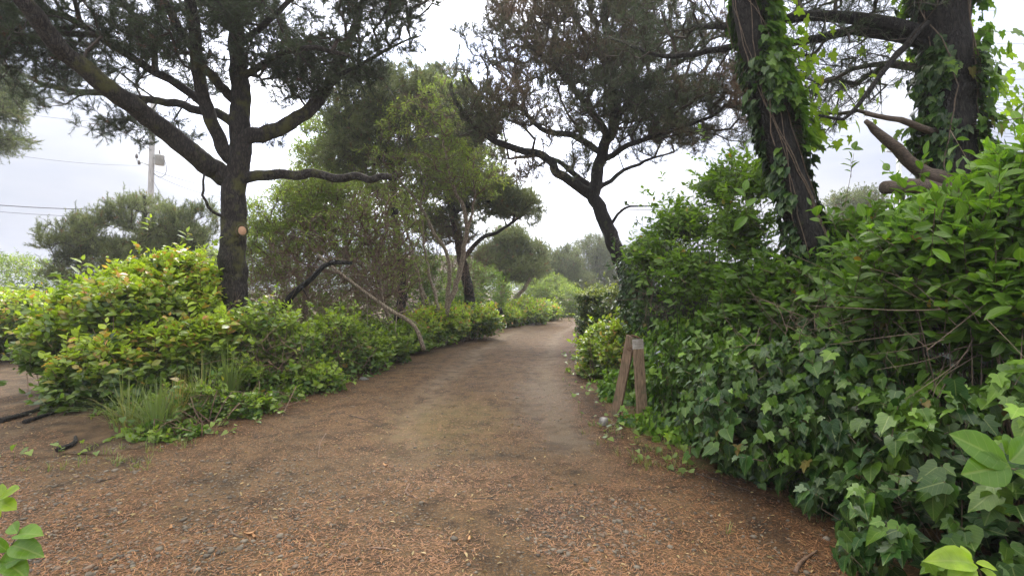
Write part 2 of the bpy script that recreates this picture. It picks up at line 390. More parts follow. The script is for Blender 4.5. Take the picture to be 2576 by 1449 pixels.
def pine_tree(label, base, limbs, env, n, nm='pine_tree', mats=('bark', 'twig', 'pine'), side=6, needles=14, ln=.07, w=.006, thr=.38,
              dead=.0, spr=.28, step=.24, minr=1.2, tip=.004, up=.35, cat='tree', group=None, ns=1.1, candles=0., scar=None, lift=.1, alpha=.2, twigc=1):
    root = thing(nm, base, label, cat, group); s = Skel()
    for i, (pts, a, b) in enumerate(limbs): s.limb([P(*q) for q in pts], a, b, 'trunk' if i == 0 else 'branch')
    tg = fill(env, n, thr, ns); s.grow(tg, step, alpha, .035, minr, .35, lift); s.radii(tip)
    g = s.mesh(root, M[mats[0]], M[mats[1]])
    t = np.array(s.tips); base_p = s.p[t]; par = s.p[s.par[t]]; ax = nrm(base_p-par)
    gp = Geo(); pos = [base_p]; axs = [nrm(ax+A(0, 0, up))]; st = []
    for k in range(side):
        f = rng.uniform(-.6, 1., (len(t), 1)); o = base_p-(base_p-par)*np.maximum(0, -f)*.9
        d = nrm(ax*.55+rdir(len(t))*.8+A(0, 0, up*.8)); L = spr*rng.uniform(.4, 1., (len(t), 1)); e = o+d*L
        for j in range(twigc): prisms(g, o, e, .0035, .002, 3)
        pos.append(e); axs.append(d); pos.append(o+d*L*.55); axs.append(nrm(d+.3*rdir(len(t))))
    if candles:
        q = base_p[rng.random(len(base_p)) < candles]
        hh = rng.uniform(.2, .5, (len(q), 1)); tl = nrm(A(0, 0, 1)+.22*rdir(len(q))); prisms(g, q, q+tl*hh, .006, .003, 4)
        for f in (.3, .5, .7, .85, 1.): pos.append(q+tl*hh*f); axs.append(tl)
    pos = np.vstack(pos); axs = np.vstack(axs)
    cz = vnoise(pos, .9); de = np.clip(dead+(cz-.5)*1.6*(1 if dead > 0 else 0)+rng.normal(0, .15, len(pos))*(dead > 0), 0, 1)
    if dead <= 0: de = (rng.random(len(pos)) > .985)*.9
    tufts(gp, pos, axs, needles, ln, w, ln*1.0, de, np.clip(rng.normal(.5, .25, len(pos))+(vnoise(pos, 1.7)-.5), 0, 1))
    gt = g.build('twigs', M[mats[1]], root); gt['kind'] = 'stuff'
    gp.build('crown', M[mats[2]], root, smooth=False)
    return root, s

def leafy_tree(label, base, limbs, env, n, nm='broadleaf_tree', mats=('barkp', 'twigb', 'myrtle'), nl=9, size=.06, thr=.38, tm=None, minr=.8,
               tip=.003, cat='tree', group=None, young=.2, spr=.18, ns=1.3, alpha=.2, step=.22, barefrac=0., lift=.1):
    root = thing(nm, base, label, cat, group); s = Skel(); tm = tm or OVN
    for i, (pts, a, b) in enumerate(limbs): s.limb([P(*q) for q in pts], a, b, 'trunk' if i == 0 else 'branch', attach=i > 0)
    tg = fill(env, n, thr, ns); s.grow(tg, step, alpha, .03, minr, .35, lift); s.radii(tip)
    g = s.mesh(root, M[mats[0]], M[mats[1]])
    t = np.array(s.tips); q = s.p[t]; par = s.p[s.par[t]]; ax = nrm(q-par); gl = Geo()
    keep = rng.random(len(t)) >= barefrac
    for k in range(nl):
        o = q-(q-par)*rng.uniform(0, .8, (len(t), 1)); d = nrm(ax*.6+rdir(len(t))*.8+A(0, 0, .15)); L = spr*rng.uniform(.2, 1, (len(t), 1)); e = o+d*L
        prisms(g, o, e, .0025, .0015, 3)
        for h in range(2):
            pp = (o+d*L*(1-.45*h))[keep]; dd = nrm(d+.7*rdir(len(t)))[keep]
            leaves(gl, tm, pp, dd, nrm(A(0, 0, 1)+.6*rdir(len(pp))), size*rng.uniform(.7, 1.25, len(pp)), np.clip(vnoise(pp, 1.5)*.7+rng.normal(.15, .2, len(pp)), 0, 1),
                   np.clip(rng.normal(young-.3, .3, len(pp))+(vnoise(pp+9, 1.1)-.4)*.8*(young > 0), 0, 1))
    gt = g.build('twigs', M[mats[1]], root); gt['kind'] = 'stuff'
    if gl.n: gl.build('crown', M[mats[2]], root)
    return root, s

# ---- shrubs: sprigs on the shell of a union of ellipsoids
def shell(env, n, depth=.1, noise_amp=.14, ns=1.6, back=.45, zmin=.02):
    ar = np.array([(r[0]*r[1]+r[1]*r[2]+r[0]*r[2]) for c, r in env]); ar = ar/ar.sum(); PP = []; NN = []
    for i, ((c, r), f) in enumerate(zip(env, ar)):
        m = int(n*f*2.4); u = rdir(m); q = c+u*r; nn = nrm(u/r)
        q = q+nn*((fbm(q, ns)-.5)*2*noise_amp*min(r)*1.6)[:, None]; vc = q-c; lc = np.linalg.norm(vc, axis=1, keepdims=True); q = q-vc/lc*np.minimum(np.abs(rng.normal(0, depth, (m, 1))), .75*lc)
        q = q+nn*(rng.exponential(.6, (m, 1))*(rng.random((m, 1)) > .87)*min(depth+.08, .26))
        k = q[:, 2] > zmin
        for j, (c2, r2) in enumerate(env):
            if j != i: k &= (((q-c2)/r2)**2).sum(1) > .72
        tc = nrm(A(0, 0, CAM)-q); k &= ((nn*tc).sum(1) > -.35) | (rng.random(m) < back)
        q, nn = q[k], nn[k]; mm = int(n*f); PP.append(q[:mm]); NN.append(nn[:mm])
    return np.vstack(PP), np.vstack(NN)
def sprigs(gl, gt, pos, nn, tm, size, m=6, L=.2, up=.5, outw=.8, jit=.5, young=None, hang=0., tr=.0022, old=None, flat=.6, rnd0=0., pair=False, orange=False, face=0):
    n = len(pos); d = nrm(nn*outw+A(0, 0, up)+jit*rdir(n)); LL = L*rng.uniform(.6, 1.3, (n, 1)); base = pos-d*LL
    prisms(gt, base, pos, tr*1.4, tr*.7, 3)
    sidev = nrm(np.cross(d, A(0, 0, 1)+.3*rdir(n))); r0 = rng.random(n)
    tms = tm if isinstance(tm, list) else [tm]
    for k in range(m):
        tm = tms[k % len(tms)]; f = 1-k/m*.85; p = base+d*LL*f; sg = 1 if k % 2 else -1
        if k == 0: ax = d
        else: ax = nrm(d*.55+sidev*sg*.9+.35*rdir(n)+A(0, 0, -hang))
        nm = nrm(A(0, 0, flat)+nn*.6+.45*rdir(n))
        if face: ax = nrm(A(0, 0, -1)+.35*nn+.35*sidev*sg+.75*rdir(n)); nm = nrm(nn+A(0, 0, .5)+.38*rdir(n)); p = p+nn*rng.uniform(-.03, .05, (n, 1))
        a = None if young is None else np.clip(young*(1.15-.13*k)+rng.normal(0, .1, n), 0, 1)
        if orange and a is not None: old = (rng.random(n) > .86)*np.clip(a*1.3, 0, 1)*rng.uniform(.3, 1, n)+(rng.random(n) > .995)*.7
        leaves(gl, tm, p, ax, nm, size*rng.uniform(.5, 1.25, n)*(1-.25*(k == 0)), np.clip(r0*.6+rnd0+rng.normal(.15, .2, n), 0, 1), a, old)
def shrub(label, base, env, n, leaf='salal', tm=None, size=.09, m=6, L=.22, young=.4, top=.6, stems=40, twig='twigb', nm='salal_shrub', cat='shrub', group=None,
          depth=.1, inner=.35, up=.5, flat=.6, amp=.14, hang=0., jit=.5, ns=1.6, back=.45, back_leaf=None, sw=.007, zmin=.03, zy=None, ythr=.0, stemtop=.9):
    root = thing(nm, base, label, cat, group); gl = Geo(); gt = Geo(); tm = tm or OVW
    q, nn = shell(env, n, depth, amp, ns, back, zmin)
    zz = q[:, 2]; zt = max(c[2]+r[2] for c, r in env)
    y = np.clip(young*1.3*(vnoise(q, 1.3)*.7+.35)*(.25+.9*np.clip(nn[:, 2]+.25, 0, 1)**top)+rng.normal(0, .16, len(q))-ythr, 0, 1)
    if zy: y = y*np.clip((zz-zy[0])/(zy[1]-zy[0]), .12, 1)
    sprigs(gl, gt, q, nn, tm, size, m, L, up, .8, jit, y, hang, flat=flat, orange=leaf == 'salal', face='ivy' in nm)
    if inner:
        q2, n2 = shell(env, int(n*inner), depth*4, amp, ns, back, zmin); q2 = q2-n2*(.3 if nm == 'ivy_bank' else .12)
        sprigs(gl, gt, q2, n2, tm, size, m, L*1.1, 0., .5, .9, np.zeros(len(q2)), hang, flat=.3)
    b = np.array(base, float)
    for i in range(stems):
        t = q[rng.integers(len(q))]*stemtop+b*(1-stemtop); st = b+A(rng.normal(0, .3), rng.normal(0, .3), 0)
        st[:2] = st[:2]*.35+t[:2]*.65+rng.normal(0, .1, 2); st[2] = 0
        mid = (st+t)/2+A(*rng.normal(0, .12, 3))+A(0, 0, .1)
        tube(gt, spline([st, mid, t], .15), np.linspace(sw, sw*.4, len(spline([st, mid, t], .15))), 5, cap=False)
    gt.build('stems', M[twig], root)['kind'] = 'stuff'
    gl.build('foliage', M[leaf], root); return root
#--MORE--
# ------------------------------------------------------------------ ground, road, side path
RY = [0, 1.5, 2.74, 3.2, 3.9, 4.6, 5.9, 8, 12.7, 17, 24, 30, 36, 44]
RXR = [2.3, 2.25, 2.05, 1.85, 1.9, 1.38, 1.1, 1.15, 1.6, 2.2, 4.2, 8, 14, 26]
LY = [0, 4.3, 4.7, 5.4, 6.3, 8.4, 11, 13.6, 18.7, 24, 28, 33, 38, 44]
LXL = [-9, -6.5, -3.7, -3.25, -3.15, -2.85, -2.65, -2.4, -.75, .6, 2.6, 8, 14, 24]
def xr(y): return np.interp(y, RY, RXR)
def xl(y): return np.interp(y, LY, LXL)
def gz(x, y):
    x = np.asarray(x, float); y = np.asarray(y, float); p = np.stack([x, y, 0*x], -1)
    z = .035*(fbm(p, .55)-.5)+.012*(fbm(p+5, 3.)-.5)
    z = z+.22*np.exp(-(((x+4.9)/1.5)**2+((y-7.2)/1.9)**2))
    dr = np.clip((x-xr(y)-.15)/1.2, 0, 1); z = z+.22*dr*dr*(y < 40)
    dl = np.clip((xl(y)-x-.1)/1.5, 0, 1)*(y > 7)*(x > -6); z = z+.15*dl*dl
    rut = np.exp(-((x-xr(y)+.75)/.25)**2)+np.exp(-((x-xr(y)+2.35)/.28)**2); z = z-.022*rut*(y > 4)*(y < 40)
    return z
def sheet(name, xs, ys, m, dz, mask=None, kind='structure'):
    X, Y = np.meshgrid(xs, ys); Z = gz(X, Y)+dz; V = np.stack([X, Y, Z], -1).reshape(-1, 3); nx, ny = len(xs), len(ys)
    i, j = np.meshgrid(np.arange(ny-1), np.arange(nx-1), indexing='ij'); a = i*nx+j
    Q = np.stack([a, a+1, a+nx+1, a+nx], -1)
    if mask is not None:
        cx = (X[:-1, :-1]+X[1:, 1:])/2; cy = (Y[:-1, :-1]+Y[1:, 1:])/2; Q = Q[mask(cx, cy)]
    Q = Q.reshape(-1, 4); us, inv = np.unique(Q, return_inverse=True)
    xx, yy = V[us, 0], V[us, 1]; wv = (fbm(np.c_[xx, yy, 0*xx], 1.2)-.5)*.5
    trk = np.exp(-((xx-xr(yy)+.62+wv)/.22)**2)+np.exp(-((xx-xr(yy)+2.4+wv)/.26)**2); trk = trk*np.clip((yy-4)/2, 0, 1)
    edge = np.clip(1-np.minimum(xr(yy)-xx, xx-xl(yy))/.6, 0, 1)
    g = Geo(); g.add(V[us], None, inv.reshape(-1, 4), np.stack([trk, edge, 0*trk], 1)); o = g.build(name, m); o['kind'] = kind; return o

def ground_mat(name, gravel, litter=1.):
    m, t, o = mat(name); L = t.links.new; c = coords(t)
    def mth(op, a, b=None):
        n = t.nodes.new('ShaderNodeMath'); n.operation = op
        for i, v in enumerate((a, b)):
            if v is None: continue
            if hasattr(v, 'is_output'): L(v, n.inputs[i])
            else: n.inputs[i].default_value = v
        return n.outputs[0]
    big = noise(t, .8, 4, c, .6); mid = noise(t, 5, 4, c, .6); fine = noise(t, 45, 5, c, .7); vf = noise(t, 160, 3, c, .6)
    soil = mixc(t, ramp(t, mid, .3, .7), (.032, .021, .012), (.108, .072, .040))
    ln = None
    for k, (rot, sc) in enumerate(((.3, (190, 34, 1)), (1.5, (170, 30, 1)), (2.5, (210, 38, 1)))):    # litter streaks of three directions
        r_ = t.nodes.new('ShaderNodeVectorRotate'); r_.rotation_type = 'Z_AXIS'; r_.inputs['Angle'].default_value = rot; L(c, r_.inputs['Vector'])
        mp = t.nodes.new('ShaderNodeMapping'); mp.inputs['Scale'].default_value = sc; mp.inputs['Location'].default_value = (k*3.1, k*7.7, 0); L(r_.outputs[0], mp.inputs[0])
        q = ramp(t, noise(t, 1, 2, mp.outputs[0], .4), .53, .64); ln = q if ln is None else mth('MAXIMUM', ln, q)
    lit = mth('MULTIPLY', ln, ramp(t, mid, .25, .55)); lit = mth('MULTIPLY', lit, litter)
    col = mixc(t, lit, soil, mixc(t, fine, (.11, .056, .024), (.28, .172, .078)))
    vo = node(t, 'ShaderNodeTexVoronoi', Scale=48.); L(c, vo.inputs['Vector'])
    sh = t.nodes.new('ShaderNodeSeparateColor'); L(vo.outputs['Color'], sh.inputs[0])
    st = mth('MULTIPLY', mth('SUBTRACT', 1., ramp(t, vo.outputs['Distance'], .30, .48)), mth('GREATER_THAN', sh.outputs[0], .35))
    st = mth('MULTIPLY', st, mth('MULTIPLY', ramp(t, big, .36, .62), gravel))
    col = mixc(t, st, col, mixc(t, sh.outputs[1], (.09, .076, .056), (.22, .19, .14)))
    def patch(cx, cy, rx, ry):
        s = t.nodes.new('ShaderNodeVectorMath'); s.operation = 'SUBTRACT'; L(c, s.inputs[0]); s.inputs[1].default_value = (cx, cy, 0)
        d = t.nodes.new('ShaderNodeVectorMath'); d.operation = 'MULTIPLY'; L(s.outputs[0], d.inputs[0]); d.inputs[1].default_value = (1/rx, 1/ry, 0)
        l = t.nodes.new('ShaderNodeVectorMath'); l.operation = 'LENGTH'; L(d.outputs[0], l.inputs[0])
        e_ = mth('ADD', l.outputs['Value'], mth('MULTIPLY', mth('SUBTRACT', noise(t, 7, 6, c, .75), .5), 3.)); return mth('SUBTRACT', 1., ramp(t, e_, .25, 1.25))
    if gravel == 1.:
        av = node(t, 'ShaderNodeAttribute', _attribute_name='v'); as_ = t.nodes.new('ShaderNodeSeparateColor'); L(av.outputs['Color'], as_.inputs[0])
        tk = mth('MULTIPLY', as_.outputs[0], ramp(t, mid, .2, .6)); col = mixc(t, mth('MULTIPLY', tk, .5), col, mixc(t, fine, (.14, .108, .076), (.32, .26, .19)))
        col = mixc(t, mth('MULTIPLY', as_.outputs[1], .8), col, mixc(t, 1., col, (.62, .48, .40), 'MULTIPLY'))  # darker verge soil, with contact shade under the plants painted into the colour
    if gravel > 0:
        moss = mth('MULTIPLY', patch(-.75, 6.0, .8, 1.3), .3); col = mixc(t, moss, col, mixc(t, fine, (.11, .10, .025), (.26, .22, .07)))
        mud = mth('MAXIMUM', patch(.45, 7.2, .5, 2.2), patch(.55, 5.2, .35, .5)); mud = mth('MULTIPLY', mud, .6)
        col = mixc(t, mud, col, mixc(t, fine, (.11, .085, .060), (.23, .19, .145)))
        dk = patch(.45, 3.4, .5, .4); col = mixc(t, mth('MULTIPLY', dk, .6), col, (.06, .045, .036))
    if gravel == 0:
        g2 = ramp(t, noise(t, 1.6, 4, c, .6), .52, .66); col = mixc(t, mth('MULTIPLY', g2, .6), col, mixc(t, fine, (.06, .075, .02), (.15, .16, .05)))
    far = ramp(t, mid, .2, .8)
    dmp = ramp(t, noise(t, 2.3, 5, c, .7), .48, .62); col = mixc(t, mth('MULTIPLY', dmp, .55), col, mixc(t, 1., col, (.42, .38, .35), 'MULTIPLY'))
    p = node(t, 'ShaderNodeBsdfPrincipled', Roughness=.88); p.inputs['Specular IOR Level'].default_value = .3; L(col, p.inputs['Base Color'])
    h = mth('ADD', mth('MULTIPLY', fine, .5), mth('ADD', mth('MULTIPLY', lit, .35), mth('ADD', mth('MULTIPLY', st, .8), mth('MULTIPLY', vf, .3))))
    b = node(t, 'ShaderNodeBump', Strength=.9, Distance=.012); L(h, b.inputs['Height']); L(b.outputs[0], p.inputs['Normal']); L(p.outputs[0], o.inputs[0]); return m
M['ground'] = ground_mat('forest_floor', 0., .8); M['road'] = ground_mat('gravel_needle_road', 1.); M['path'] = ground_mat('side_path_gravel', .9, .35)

def nonlin(a, b, near, far_n): return np.concatenate([np.arange(-near, near, .1), []])
gx = np.concatenate([-np.geomspace(250, 12.2, 40), np.arange(-12, 12.01, .12), np.geomspace(12.3, 250, 40)])
gy = np.concatenate([np.array([-30, -15, -8, -4, -2, 0]), np.arange(.3, 30, .12), np.geomspace(30.5, 320, 50)])
sheet('ground', gx, gy, M['ground'], -.004)
def wob(y, s): return (fbm(np.stack([y*1., y*0+s, y*0], -1), 1.6)-.5)*.35
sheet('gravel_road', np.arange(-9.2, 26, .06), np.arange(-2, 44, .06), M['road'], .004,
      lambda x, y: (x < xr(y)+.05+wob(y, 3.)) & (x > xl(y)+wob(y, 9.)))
def onpath(x, y):
    d = A(-1, .78)/math.hypot(1, .78); u = (x+3.6)*d[0]+(y-3.9)*d[1]; v = -(x+3.6)*d[1]+(y-3.9)*d[0]
    return (u > -.3) & (u < 16) & (np.abs(v) < 1.0+.25*wob(u*1., 20.)) & ~((x < xr(y)+.05) & (x > xl(y)-.1))
sheet('side_path', np.arange(-18, -2.5, .08), np.arange(2.6, 15, .08), M['path'], .002, onpath)

def scatter_xy(n, y0=2.3, y1=22, pw=1.):
    y = y0*(y1/y0)**(rng.random(n)**pw); x = rng.uniform(-1.12, 1.12, n)*y; return x, y
def on_open(x, y): return ((x < xr(y)+.35) & (x > xl(y)-.45)) | ((x < -3.4) & (y < 5.+.78*np.maximum(0, -x-4.5)))
# fallen needles (nobody could count them)
x, y = scatter_xy(150000, 2.2, 16); k = on_open(x, y); p = np.stack([x, y], -1); k &= fbm(np.c_[p, 0*x], 1.7)+.22*rng.random(len(x)) > .47
x, y = x[k], y[k]; n = len(x); th = rng.uniform(0, math.pi, n); L_ = rng.uniform(.018, .05, n); w_ = rng.uniform(.0011, .0018, n)*(1+y*.06)
d = np.stack([np.cos(th), np.sin(th), rng.normal(0, .12, n)], 1)*L_[:, None]; s_ = np.stack([-np.sin(th), np.cos(th), 0*th], 1)*w_[:, None]
b = np.stack([x, y, gz(x, y)+.006+rng.uniform(0, .006, n)], 1); bend = s_*rng.normal(0, 2.5, (n, 1))
V = np.stack([b-s_, b+s_, b+d*.55+bend+s_, b+d*.55+bend-s_, b+d], 1).reshape(-1, 3); o5 = (np.arange(n)*5)[:, None]
m, t, o = mat('fallen_needle'); a_ = node(t, 'ShaderNodeAttribute', _attribute_name='v'); s2 = t.nodes.new('ShaderNodeSeparateColor'); t.links.new(a_.outputs['Color'], s2.inputs[0])
pp = node(t, 'ShaderNodeBsdfPrincipled', Roughness=.6); t.links.new(mixc(t, s2.outputs[0], (.115, .046, .020), (.40, .20, .085)), pp.inputs['Base Color']); t.links.new(pp.outputs[0], o.inputs[0]); M['fneedle'] = m
g = Geo(); C = np.repeat(rng.random((n, 1)), 5, 0)*A(1, 0, 0); g.add(V, o5+A(3, 2, 4).astype(int), o5+A(0, 1, 2, 3).astype(int), C)
tag(g.build('needle_litter', M['fneedle']), 'fallen brown pine needles strewn over the gravel road', 'pine needles', kind='stuff')
# loose stones
ico = np.array([(0, 0, 1), (.89, 0, .45), (.28, .85, .45), (-.72, .53, .45), (-.72, -.53, .45), (.28, -.85, .45), (.72, .53, -.45), (-.28, .85, -.45), (-.89, 0, -.45), (-.28, -.85, -.45), (.72, -.53, -.45), (0, 0, -1)])
icf = np.array([(0, 1, 2), (0, 2, 3), (0, 3, 4), (0, 4, 5), (0, 5, 1), (1, 6, 2), (2, 7, 3), (3, 8, 4), (4, 9, 5), (5, 10, 1), (6, 7, 2), (7, 8, 3), (8, 9, 4), (9, 10, 5), (10, 6, 1), (11, 7, 6), (11, 8, 7), (11, 9, 8), (11, 10, 9), (11, 6, 10)])
x, y = scatter_xy(60000, 2.2, 9, 1.3); k = on_open(x, y)
dens = .08+.48*(x < -.6)*(y < 4.6)+.5*(np.hypot((x-.5)/.6, (y-3.4)/.5) < 1); k &= rng.random(len(x)) < dens*np.clip((fbm(np.c_[x, y, 0*x+4], 1.3)-.33)*4, .05, 1)*.85
x, y = x[k], y[k]; n = len(x); r = np.clip(rng.lognormal(-4.95, .42, n), .003, .024)
sc = r[:, None]*rng.uniform(.65, 1.35, (n, 3))*A(1.1, 1.1, .6); th = rng.uniform(0, 6.28, n); V = ico[None]*(1+rng.normal(0, .13, (n, 12, 1)))*sc[:, None]
cs, sn = np.cos(th)[:, None], np.sin(th)[:, None]; V = np.stack([V[..., 0]*cs-V[..., 1]*sn, V[..., 0]*sn+V[..., 1]*cs, V[..., 2]], -1)+np.stack([x, y, gz(x, y)+.004+r*.25], 1)[:, None]
m, t, o = mat('road_stone'); a_ = node(t, 'ShaderNodeAttribute', _attribute_name='v'); s2 = t.nodes.new('ShaderNodeSeparateColor'); t.links.new(a_.outputs['Color'], s2.inputs[0])
cc = mixc(t, s2.outputs[0], (.065, .054, .040), (.24, .205, .155)); cc = mixc(t, s2.outputs[1], cc, (.22, .15, .10)); pp = node(t, 'ShaderNodeBsdfPrincipled', Roughness=.75)
cc = mixc(t, noise(t, 90, 3, coords(t)), cc, mixc(t, .45, cc, (.05, .04, .03))); t.links.new(cc, pp.inputs['Base Color']); t.links.new(pp.outputs[0], o.inputs[0]); M['stone'] = m
g = Geo(); C = np.repeat(np.stack([rng.random(n), (rng.random(n) > .75)*.8, 0*r], 1), 12, 0); g.add(V.reshape(-1, 3), (icf[None]+(np.arange(n)*12)[:, None, None]).reshape(-1, 3), None, C)
tag(g.build('loose_gravel', M['stone'], smooth=True), 'small grey and tan stones scattered on the road', 'gravel', kind='stuff')
# bark flakes and leaf bits
x, y = scatter_xy(2600, 2.4, 12); k = on_open(x, y); x, y = x[k], y[k]; n = len(x); g = Geo()
M['chip'] = leaf_mat('dry_leaf_bits', (.12, .06, .035), (.36, .19, .10), (.5, .33, .2), .1, .6)
ax = np.stack([rng.normal(size=n), rng.normal(size=n), rng.normal(0, .12, n)], 1)
leaves(g, OVN, np.stack([x, y, gz(x, y)+.012], 1), ax, A(0, 0, 1)+.35*rng.normal(size=(n, 3)), rng.uniform(.015, .045, n), None, rng.random(n)**5, np.zeros(n))
tag(g.build('leaf_litter', M['chip']), 'dry leaf fragments and bark flakes lying on the road', 'leaf litter', kind='stuff')
# ------------------------------------------------------------------ the trees
def w2(wpx, Y): return wpx/F*Y/2     # half of a width seen in pixels = radius in metres
# big pine left of the road
Y = 8.5
big = [
 ([(583, 955, Y), (583, 860, Y), (584, 760, Y), (585, 600, Y), (589, 470, Y), (600, 390, Y), (603, 280, Y), (600, 150, Y), (590, 0, Y), (585, -180, Y), (600, -320, Y)], .26, .07),
 ([(575, 445, Y), (545, 430, 8.4), (500, 398, 8.2), (400, 315, 7.8), (300, 243, 7.3), (210, 170, 6.9), (120, 85, 6.5), (60, 0, 6.2), (0, -90, 6.)], .175, .09),
 ([(592, 410, Y), (560, 370, 8.4), (520, 270, 8.2), (498, 180, 8.), (490, 90, 7.8), (480, 0, 7.6), (470, -120, 7.4)], .115, .07),
 ([(592, 315, Y), (560, 292, 8.6), (500, 273, 8.8), (400, 254, 9.), (300, 240, 9.2), (215, 232, 9.3), (100, 208, 9.4), (0, 155, 9.5)], .085, .035),
 ([(515, 262, 8.2), (490, 242, 8.2), (425, 200, 8.1), (350, 163, 8.), (280, 112, 7.9), (200, 60, 7.8), (100, 5, 7.7)], .075, .04),
 ([(600, 262, Y), (575, 238, 8.4), (550, 213, 8.2), (520, 172, 8), (465, 90, 7.8), (425, 30, 7.6), (395, -40, 7.5)], .09, .05),
 ([(605, 352, Y), (640, 340, Y), (675, 335, 8.6), (750, 295, 8.8), (800, 258, 9), (840, 185, 9.2), (868, 120, 9.4), (900, 50, 9.5), (930, -30, 9.6)], .135, .06),
 ([(600, 452, Y), (650, 444, Y), (700, 438, Y), (780, 440, Y), (860, 444, Y), (930, 450, Y), (985, 446, Y)], .095, .055),
 ([(605, 200, Y), (660, 160, 8.3), (720, 130, 8.1), (800, 120, 8), (880, 140, 8)], .06, .03),
 ([(600, 120, Y), (650, 70, 8.3), (700, 30, 8.1), (760, -20, 8)], .06, .035),
 ([(560, 545, 8.35), (535, 528, 8.2), (517, 508, 8.1), (511, 475, 8.1), (515, 432, 8.1)], .03, .015),
 ([(830, 200, 9.2), (900, 170, 9.1), (980, 120, 9), (1060, 90, 8.9)], .045, .015),
]
env = [E(60, 120, 7.5, 170, 90, 1.2), E(90, 235, 9, 120, 32, .7), E(250, 60, 8, 200, 85, 1.6), E(345, 318, 9, 160, 36, .9), E(430, 130, 8, 130, 90, 1.3), E(640, 40, 8, 150, 110, 1.6),
       E(760, 130, 8.5, 150, 100, 1.5), E(920, 90, 9, 150, 80, 1.4), E(1040, 70, 9, 75, 70, .8), E(740, 240, 9.2, 90, 40, .7), E(670, 365, 9.2, 60, 30, .5), E(940, 180, 9.4, 90, 40, .8),
       E(500, -120, 7.5, 520, 100, 2.), E(1000, -60, 8.5, 150, 80, 1.4), E(-30, 0, 7, 120, 150, 1.2), E(430, -330, 8.5, 420, 130, 1.8), E(250, 200, 8.6, 110, 30, .6)]
pr, psk = pine_tree('large dark pine with mossy trunk and a fresh round pruning scar, left of the road', P(583, 957, Y), big, env, 3100, side=7, needles=20, ln=.08, w=.0058, thr=.46,
                    minr=1.0, mats=('bark', 'twig', 'pine'), ns=.95, spr=.26, dead=-1)
# pruning scar on the trunk
sc_o = P(609, 580, Y-.24); g = Geo(); nd = nrm(A(0, 0, CAM)-sc_o)*A(1, 1, .2)+A(.25, 0, 0); nd = nrm(nd); th = np.linspace(0, 2*math.pi, 25)[:-1]; u = nrm(np.cross(nd, A(0, 0, 1))); v = np.cross(u, nd)
for rr, dz in ((.085, -.08), (.085, .012), (.068, .02)): pass
ring = lambda r_, z_: sc_o+np.cos(th)[:, None]*u*r_*.8+np.sin(th)[:, None]*v*r_+nd*z_
V = np.vstack([ring(.10, -.1), ring(.088, .0), ring(.078, .012), [sc_o+nd*.012]]); Q = []; T = []
for a in (0, 24): Q += [(a+i, a+(i+1) % 24, a+24+(i+1) % 24, a+24+i) for i in range(24)]
T = [(48+i, 48+(i+1) % 24, 72) for i in range(24)]; g.add(V, T, Q)
m, t, o = mat('cut_wood'); c = coords(t); sb = t.nodes.new('ShaderNodeVectorMath'); sb.operation = 'DISTANCE'; t.links.new(c, sb.inputs[0]); sb.inputs[1].default_value = tuple(sc_o)
wv = t.nodes.new('ShaderNodeMath'); wv.operation = 'SINE'; ml = t.nodes.new('ShaderNodeMath'); ml.operation = 'MULTIPLY'; ml.inputs[1].default_value = 480; t.links.new(sb.outputs['Value'], ml.inputs[0]); t.links.new(ml.outputs[0], wv.inputs[0])
cc = mixc(t, ramp(t, wv.outputs[0], -1, 1), (.50, .27, .15), (.62, .38, .24)); cc = mixc(t, ramp(t, sb.outputs['Value'], .066, .074), cc, (.16, .08, .05)); pp = node(t, 'ShaderNodeBsdfPrincipled', Roughness=.7)
t.links.new(cc, pp.inputs['Base Color']); t.links.new(pp.outputs[0], o.inputs[0]); M['cut'] = m
sco = g.build('pruning_scar', m, pr)
g = Geo(); q = ring(.092, .002); tube(g, np.vstack([q, q[:2]]), .017, 7, .35, False, ns=40); g.build('bark_rim', M['bark'], sco)
# centre right pine leaning over the road
Y = 11.
cp = [
 ([(1640, 900, Y), (1600, 760, Y), (1560, 655, Y), (1527, 570, Y), (1499, 495, Y), (1503, 440, Y), (1518, 372, Y), (1548, 315, Y), (1541, 241, Y), (1537, 166, Y), (1528, 88, Y), (1520, 0, Y), (1530, -120, Y)], .20, .06),
 ([(1494, 492, Y), (1476, 486, Y), (1437, 455, 10.8), (1397, 432, 10.6), (1379, 398, 10.5), (1340, 382, 10.4), (1296, 374, 10.3), (1222, 343, 10.2), (1160, 280, 10.1), (1135, 210, 10)], .12, .03),
 ([(1500, 470, Y), (1476, 462, 11.2), (1440, 435, 11.4), (1405, 405, 11.6), (1350, 392, 11.7), (1280, 400, 11.8)], .08, .03),
 ([(1512, 385, Y), (1480, 365, 10.9), (1441, 340, 10.8), (1375, 335, 10.6), (1330, 290, 10.4), (1290, 262, 10.3), (1222, 245, 10.2), (1180, 200, 10.1)], .08, .025),
 ([(1530, 345, Y), (1500, 300, 11.), (1476, 263, 11.), (1432, 210, 10.9), (1397, 167, 10.8), (1322, 105, 10.6), (1257, 26, 10.5)], .085, .03),
 ([(1500, 480, Y), (1535, 452, 11.2), (1572, 428, 11.3), (1625, 405, 11.4), (1690, 385, 11.5)], .06, .02),
 ([(1520, 400, Y), (1560, 378, 10.8), (1607, 355, 10.6), (1686, 329, 10.3), (1770, 302, 10.), (1815, 275, 9.9)], .07, .025),
 ([(1548, 318, Y), (1580, 260, 11.), (1640, 200, 11.), (1720, 150, 10.8), (1790, 80, 10.6)], .07, .03),
 ([(1530, 575, Y), (1570, 524, 10.7), (1600, 520, 10.6), (1640, 518, 10.5)], .035, .015),
 ([(1538, 180, Y), (1480, 100, 11.), (1440, 30, 11.), (1400, -50, 11)], .06, .03),
]
